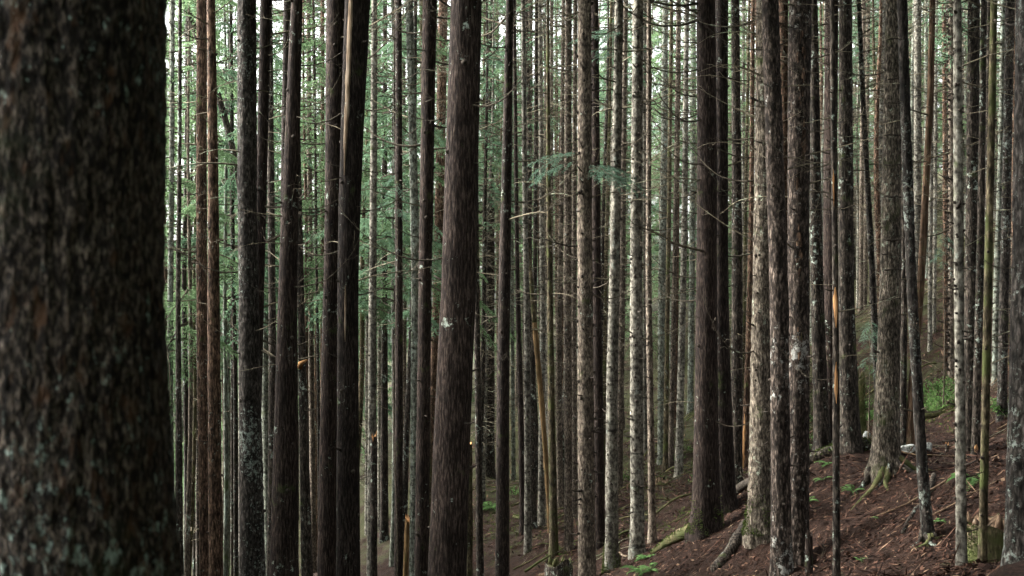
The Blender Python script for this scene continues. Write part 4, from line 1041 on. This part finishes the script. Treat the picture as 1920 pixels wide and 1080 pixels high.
fern(1222, 1070, .36, 'lush fern crowding the bright green clump', n=9)
fern(1214, 1050, .34, 'fern sprouting under the split mossy log', n=9)
fern(1820, 910, .48, 'green fern clump under the slim trunk with orange wound', n=10)
fern(1762, 985, .20, 'tiny pale fern near the leaning lichen trunk', n=5)
fern(1613, 1058, .16, 'tiny seedling fern on the bare brown slope', n=5)
fern(1648, 975, .14, 'another tiny seedling on the slope below roots', n=5)
fern(921, 955, .55, 'bright fern deep in the mossy hollow', n=9)
def shrub(xp, D, h, w, label, n=260, mat='shrub', group=None, ls=.05):
    X = px(xp, D); rs = np.random.default_rng(int(xp * 5 + D)); root = bpy.data.objects.new('leafy_shrub', None); col.objects.link(root)
    root.location = (X, D, gz(X, D) - .02); root.empty_display_size = .1; tag(root, label, 'shrub', group)
    Q = []; mb = MB()
    for k in range(9):
        a = rs.uniform(0, 6.28); L = rs.uniform(.5, 1); u = np.linspace(0, 1, 7)
        p = np.stack([w * L * u * math.cos(a), w * L * u * math.sin(a), h * (u * 1.25 - .4 * u * u) * L], -1); mb.tube(p, np.linspace(.009, .003, 7), 4)
        m = n // 9; f = rs.uniform(.25, 1, m); B = np.stack([np.interp(f, u, p[:, c]) for c in range(3)], -1) + rs.normal(0, .05, (m, 3))
        d = rs.normal(0, 1, (m, 3)) + np.array([math.cos(a), math.sin(a), .1]); d /= np.linalg.norm(d, axis=1)[:, None]
        nn = np.array([0, 0, 1.]) + rs.normal(0, .4, (m, 3)); nn /= np.linalg.norm(nn, axis=1)[:, None]
        Q.append(leaf_quads(B, d, nn, rs.uniform(.7, 1.4, m) * ls * 1.6, rs.uniform(.7, 1.3, m) * ls * .42))
    link('stems', mb.mesh('stems', M['twig']), root); link('leaves', quads_mesh('leaves', np.concatenate(Q), M[mat]), root)['kind'] = 'stuff'
for i, (xp, D, h, w) in enumerate([(1732, 775, .55, .5), (1748, 772, .7, .6), (1768, 765, .6, .5), (1785, 755, .6, .5), (1755, 780, .4, .5), (1738, 750, .7, .5), (1760, 742, .6, .5)]):
    shrub(xp, ground_D(xp, D), h, w, 'low leafy shrub on the bank above the white stones', group='shrubs on the bank', n=330)
shrub(1630, ground_D(1630, 790), .4, .35, 'small green shrub behind the log by the flared trunk')
shrub(1618, ground_D(1618, 770), .5, .5, 'spreading shrub on the bank behind the flared trunk')
shrub(1888, ground_D(1888, 790), .5, .4, 'sparse shrub on the bright mossy bank')
shrub(1519, ground_D(1519, 830), .5, .4, 'green shrub beyond the end of the fallen log')
for (xp, yp) in [(1520, 790), (1612, 735), (1640, 700), (1505, 850), (1800, 735), (1868, 770), (1660, 760), (1300, 850), (1265, 870), (1180, 900), (1310, 905), (965, 930), (1060, 900)]:
    shrub(xp, ground_D(xp, yp), .35, .4, 'low sprig of green undergrowth on the mossy debris', n=140, group='sprigs of undergrowth')
shrub(432, 60, 3.2, 1.6, 'tall green bush low in the ravine', n=2200, mat='needle_fresh', ls=.09)
shrub(365, 62, 4.0, 1.6, 'tall green bush beside slender trunks low in the ravine', n=2400, mat='needle_fresh', ls=.09)
# drooping cedar spray sapling in the gap, and a sapling spray farther along
for (xp, yp, D, s, lab) in [(1627, 640, 33, 1.0, 'blue green cedar sapling drooping between dark trunks'), (1768, 455, 38, .8, 'pale green sapling spray beside the knobbly slim trunk'), (742, 360, 36, .9, 'grey green sapling among slender trunks behind the bowed one')]:
    X = px(xp, D); zg = gz(X, D); root = bpy.data.objects.new('cedar_sapling', None); col.objects.link(root); root.location = (X, D, zg); tag(root, lab, 'sapling')
    zt = pz(yp, D) - zg + .5 * s; mb = MB(); zz = np.linspace(-.1, zt, 12); mb.tube(np.stack([.05 * np.sin(zz * .8), .03 * zz * 0, zz], -1), np.linspace(.022, .006, 12), 6)
    link('trunk', mb.mesh('trunk', M['twigdark']), root); rs = np.random.default_rng(int(xp))
    for k in range(11):
        z = zt - 1.05 * s * k / 10; add_spray(k % 4, root, (.05 * math.sin(z * .8), 0, z), (rs.uniform(-.3, .3), rs.uniform(.1, .6), rs.uniform(0, 6.28)), s * rs.uniform(.35, .7))

# ------------------------------------------------------------------ litter: needles, twigs, bits of moss
def litter(n, D0, D1, x0, x1, L, W, mat, name, label, cond=None, up=.12, seed=5):
    rs = np.random.default_rng(seed); D = D0 + (D1 - D0) * rs.random(n) ** 1.15; xp = rs.uniform(x0, x1, n); X = px(xp, D)
    Z = height(X, D)
    keep = (540 + (CAMZ - Z) * F / D) < 1120
    if cond is not None: keep &= cond(X, D)
    X, D, Z = X[keep], D[keep], Z[keep]; m = len(X)
    a = rs.uniform(0, 6.28, m); d = np.stack([np.cos(a), np.sin(a), rs.normal(0, up, m)], -1)
    e = .15; g = np.stack([(height(X + e, D) - Z) / e, (height(X, D + e) - Z) / e], -1); d[:, 2] += d[:, 0] * g[:, 0] + d[:, 1] * g[:, 1]
    d /= np.linalg.norm(d, axis=1)[:, None]
    nn = np.stack([-g[:, 0], -g[:, 1], np.ones(m)], -1) + rs.normal(0, .35, (m, 3)); nn /= np.linalg.norm(nn, axis=1)[:, None]
    B = np.stack([X, D, Z + rs.uniform(.004, .025, m)], -1)
    o = link(name, quads_mesh(name, leaf_quads(B, d, nn, L * rs.uniform(.5, 1.7, m), W * rs.uniform(.6, 1.5, m)), M[mat])); tag(o, label, name.replace('_', ' '), kind='stuff')
litter(60000, 15, 48, 1000, 1960, .12, .010, 'litter', 'needle_litter', 'red brown needles and twigs covering the slope')
litter(14000, 40, 75, 860, 1960, .22, .020, 'litter', 'bank_litter', 'brown debris and twigs covering the far bank', up=.35, seed=12)
litter(2600, 15, 48, 1000, 1960, .42, .011, 'litter', 'twig_litter', 'small broken twigs scattered over the brown slope', up=.3, seed=9)
litter(9000, 15, 46, 1000, 1960, .07, .028, 'litter', 'bark_flakes', 'flakes of bark and dead leaves lying among the needles', up=.4, seed=15)
mossf = lambda X, D: (fbm(X * .55, D * .55, 21.3, 3) + (D - 36) * .03) > .08
litter(46000, 18, 75, 860, 1960, .11, .018, 'mossleaf', 'ground_moss', 'low green moss and seedlings over the forest floor', cond=mossf, up=.6, seed=6)
